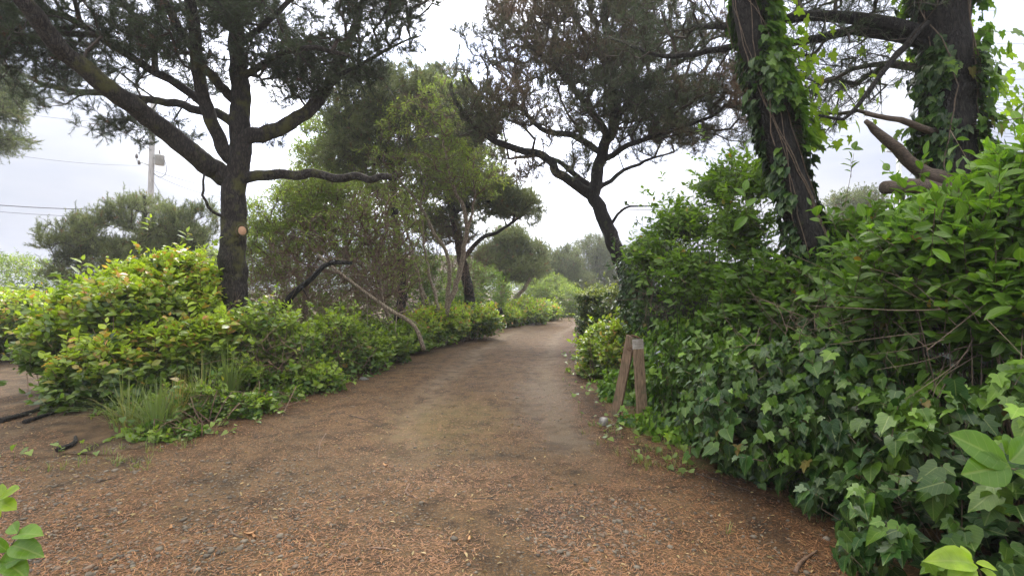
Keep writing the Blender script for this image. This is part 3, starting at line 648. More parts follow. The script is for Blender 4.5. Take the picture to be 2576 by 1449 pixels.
env = [E(1240, 240, 10.2, 125, 110, 1.4), E(1300, 330, 10.4, 170, 70, 1.3), E(1390, 420, 10.8, 130, 50, .8), E(1195, 160, 10.1, 70, 110, .9), E(1250, 70, 10.5, 80, 100, 1.), E(1350, 130, 10.6, 150, 150, 1.6),
       E(1500, 120, 11, 180, 190, 1.8), E(1770, 200, 10.2, 120, 160, 1.6), E(1850, 270, 10., 110, 110, 1.5), E(1740, 330, 10.2, 110, 60, 1.), E(1660, 130, 10.8, 180, 170, 1.6), E(1520, 290, 11, 170, 90, 1.5), E(1700, 280, 10.5, 150, 80, 1.3), E(1640, 370, 11.2, 120, 40, .8), E(1450, -100, 11, 330, 130, 2.)]
pine_tree('leaning dark pine whose brown wind-swept crown arches over the right side of the road', P(1640, 925, Y), cp, env, 4600, side=7, needles=12, ln=.075, w=.0062, thr=.47, candles=.12, dead=.26, minr=1.4,
          mats=('barkd', 'twig', 'pineb'), ns=1.1, spr=.26, up=.8, tip=.0045)
# middle group left of the road
pine_tree('tall pine with dark green crown behind the multi-stemmed pale tree', P(1000, 800, 14.5), [
 ([(1005, 815, 14.5), (1010, 700, 14.5), (995, 560, 14.4), (985, 430, 14.3), (962, 360, 14.2), (950, 280, 14.2), (960, 210, 14.2)], .15, .05),
 ([(985, 430, 14.3), (940, 380, 14), (880, 340, 13.8), (840, 320, 13.6)], .06, .03), ([(962, 360, 14.2), (1010, 310, 14), (1070, 280, 13.8)], .06, .03)],
 [E(960, 250, 14, 150, 75, 1.5), E(890, 310, 13.8, 90, 65, 1.2), E(1040, 260, 14, 90, 100, 1.3), E(930, 370, 14, 110, 60, 1.2), E(860, 400, 13.8, 70, 40, 1.)], 1800, side=7, needles=12, ln=.085, w=.010, thr=.45, minr=2.2, spr=.28, dead=-1, mats=('barkd', 'twig', 'pinel'))
pine_tree('dark pine whose flat green branch reaches right above the road behind pale stems', P(1185, 790, 17), [
 ([(1185, 800, 17), (1178, 720, 17), (1160, 640, 17), (1140, 540, 17), (1120, 450, 17), (1110, 340, 17), (1100, 260, 17)], .19, .07),
 ([(1165, 650, 17), (1210, 600, 16.8), (1250, 585, 16.6), (1290, 560, 16.4), (1320, 535, 16.2)], .09, .04), ([(1140, 540, 17), (1200, 510, 16.7), (1260, 500, 16.5)], .06, .03)],
 [E(1270, 520, 16.4, 100, 42, 1.3), E(1200, 480, 16.8, 110, 50, 1.5), E(1110, 280, 17, 100, 110, 1.5), E(1180, 380, 17, 100, 90, 1.5), E(1080, 430, 17, 110, 90, 1.6), E(1130, 560, 17, 110, 60, 1.4), E(1310, 530, 16.3, 70, 42, 1.3), E(1250, 480, 16.4, 80, 40, 1.2)],
 2500, side=7, needles=12, ln=.09, w=.013, thr=.45, minr=2.5, spr=.30, dead=-1, candles=.25, mats=('barkd', 'twig', 'pinel'), up=.5)
leafy_tree('multi-stemmed tree with smooth pale trunks forking beside the road', P(1123, 790, 13.5), [
 ([(1121, 800, 13.5), (1128, 760, 13.5), (1145, 727, 13.5), (1162, 660, 13.5), (1171, 600, 13.4), (1174, 560, 13.3), (1160, 510, 13.2), (1142, 474, 13.1), (1125, 420, 13), (1115, 350, 13)], .085, .03),
 ([(1118, 798, 13.5), (1131, 710, 13.6), (1122, 630, 13.7), (1090, 585, 13.8), (1070, 536, 13.8), (1035, 485, 13.8), (990, 440, 13.8), (960, 400, 13.8)], .07, .025),
 ([(1110, 795, 13.6), (1080, 690, 13.9), (1065, 600, 14), (1060, 520, 14), (1075, 430, 14)], .05, .02),
 ([(1172, 590, 13.4), (1195, 500, 13.5), (1190, 420, 13.5), (1215, 350, 13.5)], .04, .02),
 ([(1085, 790, 13.8), (1050, 690, 14), (1030, 600, 14.1), (1000, 540, 14.2)], .06, .025),
 ([(1068, 785, 13.4), (1052, 690, 13.3), (1015, 610, 13.2), (940, 560, 13), (880, 540, 12.8)], .05, .02)],
 [E(1090, 330, 13.4, 150, 110, 1.5), E(1170, 390, 13.2, 90, 80, 1.2), E(980, 430, 13.5, 110, 70, 1.2), E(1000, 620, 14, 110, 70, 1.2), E(1080, 450, 13.5, 140, 70, 1.3), E(1200, 320, 13.2, 80, 90, 1), E(1130, 230, 13.2, 60, 60, 1), E(1220, 440, 13.4, 70, 60, 1)],
 1900, size=.085, nl=7, minr=2.2, thr=.44, young=.35, barefrac=.45, mats=('barkp', 'twigb', 'myrtle'), tip=.0028)
for (lab, base, limbs, env, nn_, sz, lf, yg) in [
 ('dense bushy evergreen with glossy bright green leaves right of the big pine trunk', (760, 850, 11.8),
  [([(760, 850, 11.8), (770, 740, 11.8), (780, 640, 11.8), (770, 560, 11.8)], .07, .03), ([(775, 700, 11.8), (820, 620, 11.9), (850, 560, 12)], .05, .02), ([(770, 720, 11.8), (700, 640, 11.7), (670, 570, 11.6)], .05, .02)],
  [E(730, 560, 11.6, 110, 80, 1.2), E(820, 520, 12, 120, 80, 1.2), E(680, 640, 11.4, 70, 80, .9), E(780, 480, 12.2, 90, 50, 1.)], 1900, .075, 'myrtle', .25),
 ('loose evergreen with pale green leaves rising behind the horizontal pine limb', (900, 830, 15.5),
  [([(900, 820, 15.5), (890, 700, 15.5), (860, 560, 15.5), (840, 420, 15.5)], .08, .03), ([(885, 650, 15.5), (940, 560, 15.4), (970, 500, 15.3)], .05, .02)],
  [E(840, 350, 15.3, 90, 75, 1.4), E(800, 400, 15.3, 70, 60, 1.1), E(900, 420, 15.4, 110, 70, 1.3), E(870, 480, 15.4, 110, 60, 1.3), E(1000, 520, 15.4, 110, 60, 1.3)], 2200, .09, 'myrtle', .4)]:
    leafy_tree(lab, P(*base), limbs, env, nn_, size=sz, nl=7, minr=1., young=yg, mats=('barkp', 'twigb', lf), thr=.46, ns=1.5, tm=OVN)
leafy_tree('low tree of tangled brown twigs between the big pine and pale multi-stemmed tree', P(900, 830, 11), [
 ([(1000, 845, 11), (960, 760, 11), (900, 680, 11), (840, 620, 11), (770, 590, 11)], .05, .02), ([(960, 770, 11), (950, 660, 11), (900, 580, 11.1), (880, 500, 11.2)], .04, .015),
 ([(940, 740, 11), (850, 690, 10.8), (780, 670, 10.7), (720, 640, 10.6)], .035, .015)],
 [E(870, 590, 11, 160, 80, 1.2), E(960, 560, 11.2, 110, 100, 1.1), E(760, 640, 10.7, 110, 60, .9), E(960, 680, 11, 120, 70, 1.)], 1700, nm='dead_brush_tree', size=.07, nl=5, minr=.8, barefrac=.6, mats=('barkp', 'twigb', 'myrtle'), thr=.36, tip=.0045, young=.2)
# leaning pale pole-like trunk and the black mossy limb
g = Geo()
def stick(name, pts, r0, r1, m, label, cat, k=8, rough=.1, step=.12, group=None, side=0, sl=.3):
    pts = [P(*q) for q in pts]; g = Geo(); c = spline(pts, step); tube(g, c, np.linspace(r0, r1, len(c)), k, rough)
    for i in range(side):
        a = c[rng.integers(len(c)//3, len(c))]; d = rdir(1)[0]*sl*rng.uniform(.4, 1); q = spline([a, a+d*.5+A(0, 0, .03), a+d], .06); tube(g, q, np.linspace(r1*.5, r1*.15, len(q)), 4)
    return tag(g.build(name, m, loc=pts[0]), label, cat, group)
stick('leaning_trunk', [(1066, 880, 10.4), (1052, 836, 10.3), (1030, 808, 10.2), (980, 778, 10.1), (923, 738, 10), (850, 682, 9.9), (800, 640, 9.9)], .048, .024, M['barkp'], 'bare pale trunk leaning down to the left verge of the road', 'tree trunk', side=14, sl=.8)
stick('fallen_limb', [(700, 790, 9.4), (742, 735, 9.3), (785, 700, 9.2), (816, 668, 9.2), (850, 660, 9.2), (885, 661, 9.2)], .07, .035, M['barkd'], 'crooked black mossy limb in the brush right of the pine trunk', 'dead limb', side=5, sl=.4)
# far trees
for lab, base, limbs, env, n_, mt, up, nd in [
 ('small far pine with pinkish trunks beside the bend of the road', (1262, 775, 23), [([(1257, 785, 23), (1262, 750, 23), (1268, 715, 23), (1281, 680, 23), (1285, 640, 23), (1285, 600, 23)], .15, .06),
   ([(1283, 775, 22.6), (1300, 745, 22.6), (1317, 727, 22.6), (1338, 690, 22.6), (1345, 660, 22.5)], .12, .05)], [E(1280, 600, 23, 45, 26, 1.3), E(1315, 635, 23, 60, 25, 1.3), E(1290, 675, 23, 85, 35, 1.5), E(1240, 650, 23, 45, 35, 1.3)], 750, 'pinel', .4, -1),
 ('hazy pine with rounded crown far behind the road bend', (1490, 790, 38), [([(1490, 790, 38), (1492, 720, 38), (1500, 660, 38), (1505, 610, 38)], .25, .1)], [E(1495, 625, 38, 50, 32, 2.2), E(1540, 670, 38, 70, 45, 2.2), E(1455, 680, 38, 50, 35, 2), E(1500, 715, 38, 80, 35, 2)], 800, 'pinel', .4, -1),
 ('young hazy pine with upright shoots beyond the bend', (1410, 790, 33), [([(1410, 790, 33), (1410, 720, 33), (1412, 640, 33)], .15, .05)], [E(1405, 670, 33, 60, 35, 2.), E(1350, 700, 32, 55, 45, 1.8), E(1430, 640, 33, 30, 20, 1.), E(1430, 715, 33, 70, 35, 1.8), E(1370, 650, 33, 35, 22, 1.)], 800, 'pinel', .8, -1),
 ('shrubby grey-green pine standing behind the yellow salal mound', (330, 770, 15), [([(330, 800, 15), (340, 700, 15), (360, 620, 15), (365, 540, 15), (362, 490, 15)], .11, .04), ([(338, 710, 15), (270, 640, 14.8), (220, 590, 14.7), (175, 560, 14.6)], .07, .03), ([(345, 690, 15), (430, 620, 15), (500, 570, 15)], .07, .03)],
   [E(300, 600, 15, 100, 65, 1.5), E(215, 610, 14.7, 80, 55, 1.3), E(420, 590, 15, 100, 60, 1.5), E(350, 535, 15, 60, 45, 1.), E(500, 570, 15.2, 60, 55, 1.2), E(190, 680, 14.7, 70, 40, 1.2), E(400, 660, 15, 150, 50, 1.5)], 1150, 'pinel', 1.2, -1),
 ('pine off the left edge with only its branch ends in the frame', (-90, 900, 13), [([(-90, 900, 13), (-95, 600, 13), (-90, 300, 13), (-80, 150, 13)], .2, .08), ([(-92, 420, 13), (-40, 360, 12.8), (20, 350, 12.7)], .05, .02), ([(-90, 340, 13), (-40, 290, 12.8), (20, 270, 12.7)], .05, .02)],
   [E(-30, 275, 12.8, 95, 30, .9), E(-30, 350, 12.8, 90, 32, .9), E(-90, 200, 13, 100, 60, 1.5)], 420, 'pinel', .4, -1),
 ('far pale pine top seen between the two ivy trunks', (2150, 800, 24), [([(2150, 800, 24), (2150, 640, 24), (2152, 500, 24)], .2, .05)], [E(2150, 520, 24, 60, 40, 1.5), E(2130, 590, 24, 90, 50, 1.5)], 420, 'pinel', .7, -1)]:
    pine_tree(lab, P(*base), limbs, env, int(n_*(1.25 if n_ > 1000 else 1.7)), side=6, needles=11, ln=.09 if n_ > 620 else .08, w=.010 if base[2] < 20 else .02, thr=.44 if n_ > 1000 else .36, minr=.6, spr=.34 if base[2] < 20 else .55, dead=nd, candles=.4 if mt == 'pinel' else .1, mats=('barkp' if 'pinkish' in lab else 'barkd', 'twig', mt), up=up, cat='tree')
#--SHRUBS--
def G(x, y): return A(x, y, float(gz(x, y)))
# left side
shrub('big salal mound with yellow new leaves between the side path and the pine', G(-5.6, 6.9),
      [E(360, 790, 7.4, 150, 150, 1.1), E(240, 850, 7.2, 95, 120, 1.), E(460, 765, 8.1, 90, 135, .9), E(300, 950, 6.4, 120, 115, .6), E(450, 900, 7., 110, 110, .6), E(215, 985, 6.3, 65, 95, .5), E(160, 850, 8., 60, 80, .8), E(330, 1050, 5.9, 100, 55, .4), E(380, 900, 6.8, 140, 110, .6), E(540, 880, 7.3, 80, 90, .5)],
      5800, young=1.12, size=.115, top=1.7, m=6, L=.24, stems=160, depth=.16, back=.5, amp=.34, ns=1.4, inner=.3, jit=.7, ythr=.06, zy=(.2, 1.15))
shrub('low green salal thicket right of the pine trunk along the road', G(-3.9, 8.2),
      [E(690, 860, 7.7, 120, 105, .7), E(820, 865, 8.7, 110, 90, .7), E(620, 940, 7., 75, 60, .4), E(760, 950, 7.6, 110, 60, .5), E(900, 890, 9.4, 80, 70, .5)], 2600, leaf='salalg', young=.6, top=.9, size=.105, m=5, L=.26, stems=260, depth=.25, back=.5, amp=.35, inner=.3, jit=.8, twig='twigb')
shrub('salal patch with dry stems beside the leaning pale trunk', G(-3.4, 10.6), [E(930, 875, 10.5, 100, 65, .7), E(1010, 855, 12.2, 80, 50, .7)], 1300, leaf='salalg', young=.5, size=.11, m=5, stems=90, depth=.2, amp=.3)
shrub('bright green shrub at the foot of the pale multi-stemmed tree', G(-1.8, 14.6), [E(1110, 815, 13.8, 75, 42, .8), E(1190, 810, 15.5, 65, 40, 1.), E(1060, 820, 13, 60, 45, .7), E(1150, 800, 15, 110, 34, .6)], 1900, leaf='salal', young=.7, size=.12, m=5, stems=50, amp=.45, ns=2.5, depth=.15)
shrub('far low yellow-green shrub row before the bend', G(-.3, 21), [E(1270, 795, 20.5, 50, 28, 1.2), E(1330, 785, 22.5, 55, 33, 1.5), E(1375, 782, 25, 35, 28, 1.2)], 1500, leaf='salal', young=.75, size=.15, m=4, stems=20, L=.35, amp=.4, ns=2)
shrub('hazy rounded bush closing the view at the bend', G(2.2, 28), [E(1425, 765, 28.5, 55, 50, 1.8), E(1390, 740, 30, 60, 50, 2)], 1500, leaf='myrtle', tm=OVN, young=.3, size=.16, m=5, stems=20, L=.4)
shrub('yellow-green hedge at the left edge beyond the side path', G(-11, 11), [E(20, 810, 11, 110, 75, 1.2), E(110, 800, 12, 100, 70, 1.2), E(-60, 800, 11, 100, 80, 1.2)], 2000, young=.75, size=.12, m=5, top=.6, amp=.25)
shrub('round grey-green bush against the sky at the left edge', G(-17, 19), [E(30, 720, 18, 120, 80, 2), E(110, 745, 18.5, 90, 60, 1.8)], 2000, leaf='myrtle', tm=OVN, young=.25, size=.12, m=6, L=.35)
shrub('dark green understorey thicket behind the pine trunk', G(-5.5, 12.5), [E(600, 720, 12.3, 130, 95, 1.), E(720, 760, 12.2, 120, 90, 1.), E(840, 770, 13, 110, 90, 1.), E(650, 620, 12.6, 70, 60, .7)], 3000, leaf='myrtle', tm=OVN, amp=.3, young=.35, size=.08, m=6, stems=90, twig='twigb')
shrub('shaded undergrowth beneath the middle trees', G(-3.2, 16.5), [E(950, 740, 16.5, 140, 100, 1.2), E(1080, 750, 18, 130, 75, 1.2), E(1190, 730, 20, 90, 70, 1.2), E(820, 700, 16, 120, 110, 1.2), E(980, 660, 17.5, 130, 60, 1.), E(1110, 700, 19, 120, 60, 1.)], 4600, leaf='salalg', young=.25, size=.12, m=5, stems=60, tm=OVN)
shrub('leafy green shrub filling the gap behind the bend shrubs', G(-1.5, 25), [E(1200, 730, 26, 90, 60, 1.6), E(1320, 740, 29, 80, 45, 1.6)], 1500, leaf='myrtle', young=.2, size=.15, m=5, L=.4, tm=OVN, stems=20)
# right side
shrub('boxy dark hedge with a yellow top at the right bend of the road', G(2.35, 12.5), [E(1510, 810, 12, 62, 85, .9), E(1560, 800, 11, 60, 90, .9), E(1500, 745, 12, 55, 22, .8)], 3200, leaf='hedge', young=.55, top=2.5, size=.06, m=7, stems=90, twig='twig', L=.16, ythr=.12)
shrub('yellow-green salal bush between the hedge and the wooden A-frame', G(1.95, 8.3), [E(1515, 885, 9., 58, 75, .6), E(1560, 890, 8.2, 60, 90, .6), E(1485, 930, 9., 40, 42, .4)], 1500, young=.7, size=.095, m=6, L=.2, top=.7, stems=40, amp=.3, depth=.12)
shrub('tall dark ivy column rising behind the A-frame', G(2.6, 8.8), [E(1605, 720, 8.8, 50, 110, .7), E(1650, 640, 9, 60, 60, .7), E(1620, 830, 8.3, 70, 90, .7), E(1730, 770, 8.4, 110, 80, .6)], 3000, nm='ivy_thicket', leaf='ivy', tm=IV3, size=.075, m=5, young=.1, L=.16, flat=.1, stems=40, hang=.3)
shrub('tall airy shrub with light green leaves left of the leaning ivy trunk', G(3.0, 7.2), [E(1720, 560, 7.2, 110, 95, .9), E(1810, 460, 6.6, 95, 90, .8), E(1740, 670, 6.8, 140, 110, .9), E(1860, 580, 5.9, 120, 150, .7), E(1640, 640, 7.6, 60, 70, .6), E(1900, 470, 5.7, 70, 80, .5)],
      2300, nm='broadleaf_shrub', leaf='shrub', tm=OV, size=.10, m=6, L=.28, young=.5, depth=.5, amp=.5, ns=1.8, stems=110, twig='twig', jit=.8, inner=.1, back=.9)
shrub('green broadleaf shrub standing between the two ivy-covered trunks', G(3.6, 4.8), [E(2180, 640, 4.9, 130, 110, .7), E(2080, 720, 5.2, 130, 120, .7), E(1960, 760, 5.6, 140, 110, .6)],
      2300, nm='broadleaf_shrub', leaf='laurel', tm=OV, size=.115, m=6, L=.24, young=.3, depth=.25, amp=.4, ns=1.8, stems=80, twig='twigb', inner=.3, back=.5)
shrub('large-leaved laurel-like shrub in front of the far right trunk', G(3.4, 3.2), [E(2400, 620, 3.4, 190, 130, .5), E(2560, 540, 3.2, 120, 170, .5), E(2300, 720, 3.6, 150, 110, .5), E(2520, 760, 3.1, 160, 130, .5)],
      2300, nm='broadleaf_shrub', leaf='laurel', tm=OVH, size=.115, m=5, L=.26, young=.35, depth=.2, amp=.35, ns=2., stems=110, twig='vine', inner=.5, back=.4, sw=.006)
# low ivy bank along the right side
shrub('ivy and salal bank in the near right corner', G(2.9, 2.4), [W((3.25, 1.5, .2), (1.25, 1.1, .95)), W((3.15, 2.6, .25), (1.25, 1.1, .95)), W((3.2, 3.5, .35), (1.3, .9, .95))], 1500, nm='ivy_bank', cat='ivy',
      leaf='ivy', tm=[IV, IV3, HE, IV3, IV], size=.105, m=5, L=.16, young=.3, flat=.15, inner=.8, stems=60, twig='vine', hang=.35, amp=.3, depth=.1, ythr=.1, back=.3, jit=.8, sw=.004)
shrub('glossy ivy bank below the leaning trunk', G(2.8, 4.6), [W((2.75, 4.4, .35), (1.1, .95, 1.0)), W((2.75, 5.3, .4), (.95, .9, .95)), W((3.6, 4.9, .6), (1.1, 1., 1.0)), E(2110, 820, 4.55, 90, 150, .35)], 2700, nm='ivy_bank', cat='ivy',
      leaf='ivy', tm=[IV3, IV, HE, IV3], size=.095, m=4, L=.15, young=.3, flat=.2, inner=1., stems=50, twig='vine', hang=.3, amp=.32, depth=.1, jit=.8, sw=.004)
shrub('bright ivy mound tumbling over the bank beside the A-frame', G(2.1, 6.2), [W((2.6, 6.3, .45), (.62, .55, .75)), W((1.8, 5.3, .0), (.45, .35, .2)), W((2.7, 6.9, .5), (.8, .7, .8)), W((1.6, 7.2, .1), (.36, .5, .3)), W((1.98, 6.25, .25), (.36, .4, .5)), W((1.55, 5.72, -.02), (.36, .16, .2)), W((1.95, 6.9, .2), (.4, .5, .5)), W((2.5, 5.6, .2), (.6, .5, .65))], 2600, nm='ivy_bank', cat='ivy',
      leaf='ivyb', tm=[IV3, IV, IV3, HE], size=.09, m=4, L=.14, young=.25, flat=.3, inner=.7, stems=40, twig='vine', hang=.2, amp=.2, depth=.05, jit=.8, sw=.004)
#--IVY TRUNKS--
def ivy_on(label, c, rad, n, wild, leaf='ivy', size=.075, side=(0, 0, 0), tmx=IV3, amount_young=.2, group=None, t0=0., t1=1.):
    root = thing('climbing_ivy', c[0], label, 'ivy', group); gv = Geo(); gl = Geo(); t, u, v = frames(c); m = len(c)
    for k in range(5):                                        # stems winding up the bark
        ph = rng.uniform(0, 6.28); tw = rng.normal(0, .5); i = np.arange(int(m*t0), m, 1); a = ph+tw*np.linspace(0, 1, len(i))*3+.5*np.sin(np.linspace(0, rng.uniform(6, 14), len(i))+ph)
        q = c[i]+(u[i]*np.cos(a)[:, None]+v[i]*np.sin(a)[:, None])*(rad[i]+.012)[:, None]; tube(gv, q, np.linspace(.007, .003, len(q))*rng.uniform(.6, 1.3), 5, cap=False)
    i = rng.integers(int(m*t0), int(m*t1), n*3); a = rng.uniform(0, 6.28, n*3); nn = u[i]*np.cos(a)[:, None]+v[i]*np.sin(a)[:, None]
    pos = c[i]+t[i]*rng.uniform(-.1, .1, (n*3, 1))
    cov = fbm(pos+nn*.5, 1.6)+.28*(nn@A(*side)); k = cov > np.quantile(cov, .52); i, nn, pos, cov = i[k], nn[k], pos[k], cov[k]
    off = rad[i]+.02+rng.exponential(wild, len(i))*np.clip((cov-cov.mean())*7+.4, .2, 2.5); pos = pos+nn*off[:, None]
    st = pos-nn*.04-A(0, 0, 1)*.0; prisms(gv, pos-nn*np.minimum(off, .09)[:, None]+A(0, 0, .03), pos, .0018, .0012, 3)
    leaves(gl, tmx, pos, nrm(A(0, 0, -1)+.6*nn+.6*rdir(len(i))), nrm(nn+A(0, 0, .45)+.45*rdir(len(i))), size*rng.uniform(.6, 1.25, len(i)), np.clip(rng.normal(.45, .3, len(i)), 0, 1), np.clip(amount_young*(off-rad[i])*6+rng.normal(0, .12, len(i)), 0, 1))
    gv.build('stems', M['vine'], root)['kind'] = 'stuff'; gl.build('foliage', M[leaf], root); return root
Y = 5.
def ivytree(label, limbs, rads, tw, extra=None, tuf=None, base=None):
    root = thing('ivy_clad_pine', base, label, 'tree'); s = Skel()
    for i, (pts, a, b, *nm_) in enumerate(limbs): s.limb([P(*q) for q in pts], a, b, nm_[0] if nm_ else 'trunk' if i == 0 else 'branch', step=.12, wob=.006)
    if tuf is not None:
        s.grow(np.vstack([fill(tuf[0], tuf[1], .3), fill(tuf[2], tuf[3], .3)]), .2, .2, .03, 2.6, .35, .05); s.radii(.0035)
    else: s.tips = []; s.radii()
    g = s.mesh(root, M['barkd'], M['twig'], rough=.14)
    if tuf is not None:
        t = np.array(s.tips); q = s.p[t]; ax = nrm(q-s.p[s.par[t]]); pos = [q]; axs = [ax]
        for k in range(5):
            d = nrm(ax*.6+rdir(len(t))*.8+A(0, 0, .2)); e = q+d*.2*rng.uniform(.3, 1, (len(t), 1)); prisms(g, q, e, .003, .0015, 3); pos.append(e); axs.append(d)
        gp = Geo(); tufts(gp, np.vstack(pos), np.vstack(axs), 11, .065, .004, .06, None); gp.build('crown', M['pine'], root, smooth=False)
        g.build('twigs', M['twig'], root)['kind'] = 'stuff'
    return root, s
lt = [([(2150, 960, 5), (2120, 800, 5), (2085, 720, 5), (2050, 640, 5), (2020, 560, 5), (1985, 440, 5), (1945, 300, 5), (1910, 170, 5), (1880, 20, 5), (1850, -150, 5), (1830, -300, 5)], .165, .12),
      ([(1895, 62, 5.05), (1830, 66, 5.4), (1780, 67, 5.7), (1735, 68, 6)], .045, .036),
      ([(1900, 110, 5.05), (1835, 116, 5.3), (1748, 136, 5.6), (1660, 140, 6), (1594, 118, 6.4), (1528, 92, 6.8)], .04, .016)]
r1, s1 = ivytree('leaning ivy-covered pine trunk on the right bank', lt, None, None, base=P(2150, 965, 5), tuf=([E(1660, 90, 6.2, 140, 80, .7), E(1780, -20, 5.6, 200, 90, 1.), W((2.6, 4.4, 6.2), (1.8, 1.8, .8))], 520, [E(1640, 100, 6.2, 140, 70, .8), E(1780, 150, 6, 110, 60, .8)], 160))
lt2 = [([(2480, 1000, 5), (2450, 800, 5), (2420, 600, 5), (2395, 450, 5), (2385, 300, 5), (2380, 150, 5), (2375, 0, 5), (2370, -200, 5), (2360, -420, 4.8), (2330, -560, 4.4)], .25, .17),
       ([(2330, 85, 5), (2270, 70, 5), (2200, 50, 5.1), (2100, 42, 5.2), (1990, 45, 5.3), (1920, 60, 5.4)], .075, .045),
       ([(2350, 115, 5), (2240, 90, 5.1), (2150, 78, 5.2), (2060, 95, 5.3), (1990, 110, 5.4)], .062, .035),
       ([(2330, 60, 4.9), (2260, 130, 4.8), (2205, 200, 4.75), (2160, 260, 4.7), (2120, 300, 4.7), (2060, 290, 4.7)], .035, .012),
       ([(2375, 455, 4.9), (2310, 425, 4.8), (2255, 375, 4.7), (2200, 325, 4.65), (2178, 305, 4.6)], .085, .02, 'broken_stub'),
       ([(2340, 330, 4.9), (2290, 312, 4.8), (2235, 298, 4.75), (2178, 286, 4.7)], .035, .02, 'broken_stub'),
       ([(2380, 480, 4.85), (2330, 470, 4.7), (2270, 468, 4.55), (2225, 472, 4.5)], .07, .062, 'sawn_stub'),
       ([(2360, 20, 5), (2300, -60, 5.2), (2150, -80, 5.6), (2000, -60, 6)], .08, .04)]
r2, s2_ = ivytree('thick ivy-covered pine trunk with broken branch stubs at the far right', lt2, None, None, base=P(2480, 1010, 5), tuf=([E(2060, 160, 5.6, 150, 50, 1.6), E(2100, 20, 5.8, 200, 60, 2.2), E(2150, 210, 5.3, 110, 50, 1.4), E(2200, -80, 5.6, 250, 70, 1), W((4.6, 3.2, 6.6), (2.4, 3.2, 1.)), W((3., 1.5, 7.), (2.2, 2., .9)), W((6., 5., 7.), (2.2, 2.5, 1.2))], 1200, [E(2060, 170, 5.7, 140, 50, .9), E(2150, 220, 5.6, 110, 60, .9), E(2100, 20, 5.8, 200, 60, 1.), E(2070, 300, 5.2, 70, 50, .5)], 420))
idx = s1.limbs[0][2]; c1 = s1.p[idx]; ra1 = s1.r[idx]
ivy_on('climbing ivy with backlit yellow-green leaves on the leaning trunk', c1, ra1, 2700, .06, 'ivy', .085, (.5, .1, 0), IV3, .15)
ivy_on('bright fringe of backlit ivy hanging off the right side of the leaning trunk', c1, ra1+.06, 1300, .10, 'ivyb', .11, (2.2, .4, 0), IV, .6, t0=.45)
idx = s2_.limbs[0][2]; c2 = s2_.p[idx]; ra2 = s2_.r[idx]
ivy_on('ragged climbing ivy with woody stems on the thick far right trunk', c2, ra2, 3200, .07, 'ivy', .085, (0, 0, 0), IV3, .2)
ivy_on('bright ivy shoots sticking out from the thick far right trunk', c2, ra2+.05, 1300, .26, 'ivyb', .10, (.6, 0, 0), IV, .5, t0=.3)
# ------------------------------------------------------------------ grass clumps, sprigs, small plants
def blades(g, c, n, L, w, spread, old=0., rise=.9):
    L = L*1.1
    a = rng.uniform(0, 6.28, n); r0 = np.sqrt(rng.random(n))*spread*.35; b = np.array(c)+np.stack([np.cos(a)*r0, np.sin(a)*r0, 0*a], 1)
    out = np.stack([np.cos(a), np.sin(a), 0*a], 1); lean = (rng.uniform(.05, 1.15, n)**1.4)[:, None]*spread*1.25; LL = L*rng.uniform(.3, 1.2, (n, 1)); sd = np.stack([-np.sin(a), np.cos(a), 0*a], 1); rows = []
    for s in (0, .25, .5, .75, 1):
        q = b+out*lean*s**1.8*LL/L+A(0, 0, 1)*LL*(s*rise-.32*s*s*lean/spread)*1.; ww = w*(1-s**2)*.5+.0004; rows += [q-sd*ww, q+sd*ww]
    V = np.stack(rows, 1).reshape(-1, 3); o = (np.arange(n)*10)[:, None, None]; Q = np.array([(2*i, 2*i+1, 2*i+3, 2*i+2) for i in range(4)])[None]+o
    C = np.repeat(np.stack([rng.random(n), rng.random(n)*.4, np.clip(old+rng.normal(0, .2, n), 0, 1)*(old > 0)], 1), 10, 0); g.add(V, None, Q.reshape(-1, 4), C)
for px, py, n, L, w, sp, old, lab in [
 (395, 5.35, 170, .62, .013, .42, 0, 'arching green grass clump at the front foot of the salal mound'), (450, 5.7, 170, .55, .009, .22, .8, 'upright tuft of dry orange grass stems in front of the salal mound'),
 (575, 6.5, 150, .85, .016, .28, 0, 'tall blue-green grass clump below the pine trunk'), (325, 5.5, 90, .6, .012, .5, .05, 'drooping grass clump at the left of the dry orange tuft'),
 (505, 5.9, 90, .75, .010, .35, .1, 'thin grass clump between the dry tuft and the pine trunk')]:
    Yg = py; x0 = (px-1288)/1240*Yg; g = Geo(); blades(g, (x0, Yg, float(gz(x0, Yg))-.02), n, L, w, sp, old); tag(g.build('grass_clump', M['grass'], loc=(x0, Yg, 0)), lab, 'grass')
x, y = scatter_xy(5000, 3, 22); e = np.minimum(np.abs(x-xl(y)), np.abs(x-xr(y))); k = (e < .45) & (fbm(np.c_[x, y, 0*x], 1.1) > .5); k |= (np.abs(y-(4.25+.25*np.sin(x*3))) < .12) & (x < -3.2) & (x > -5); x, y = x[k], y[k]; g = Geo()
for a, b in zip(x, y): blades(g, (a, b, float(gz(a, b))), 7, .09, .005, .07, .12)
tag(g.build('verge_grass', M['grass']), 'thin low grass along the edges of the road', 'grass', kind='stuff')
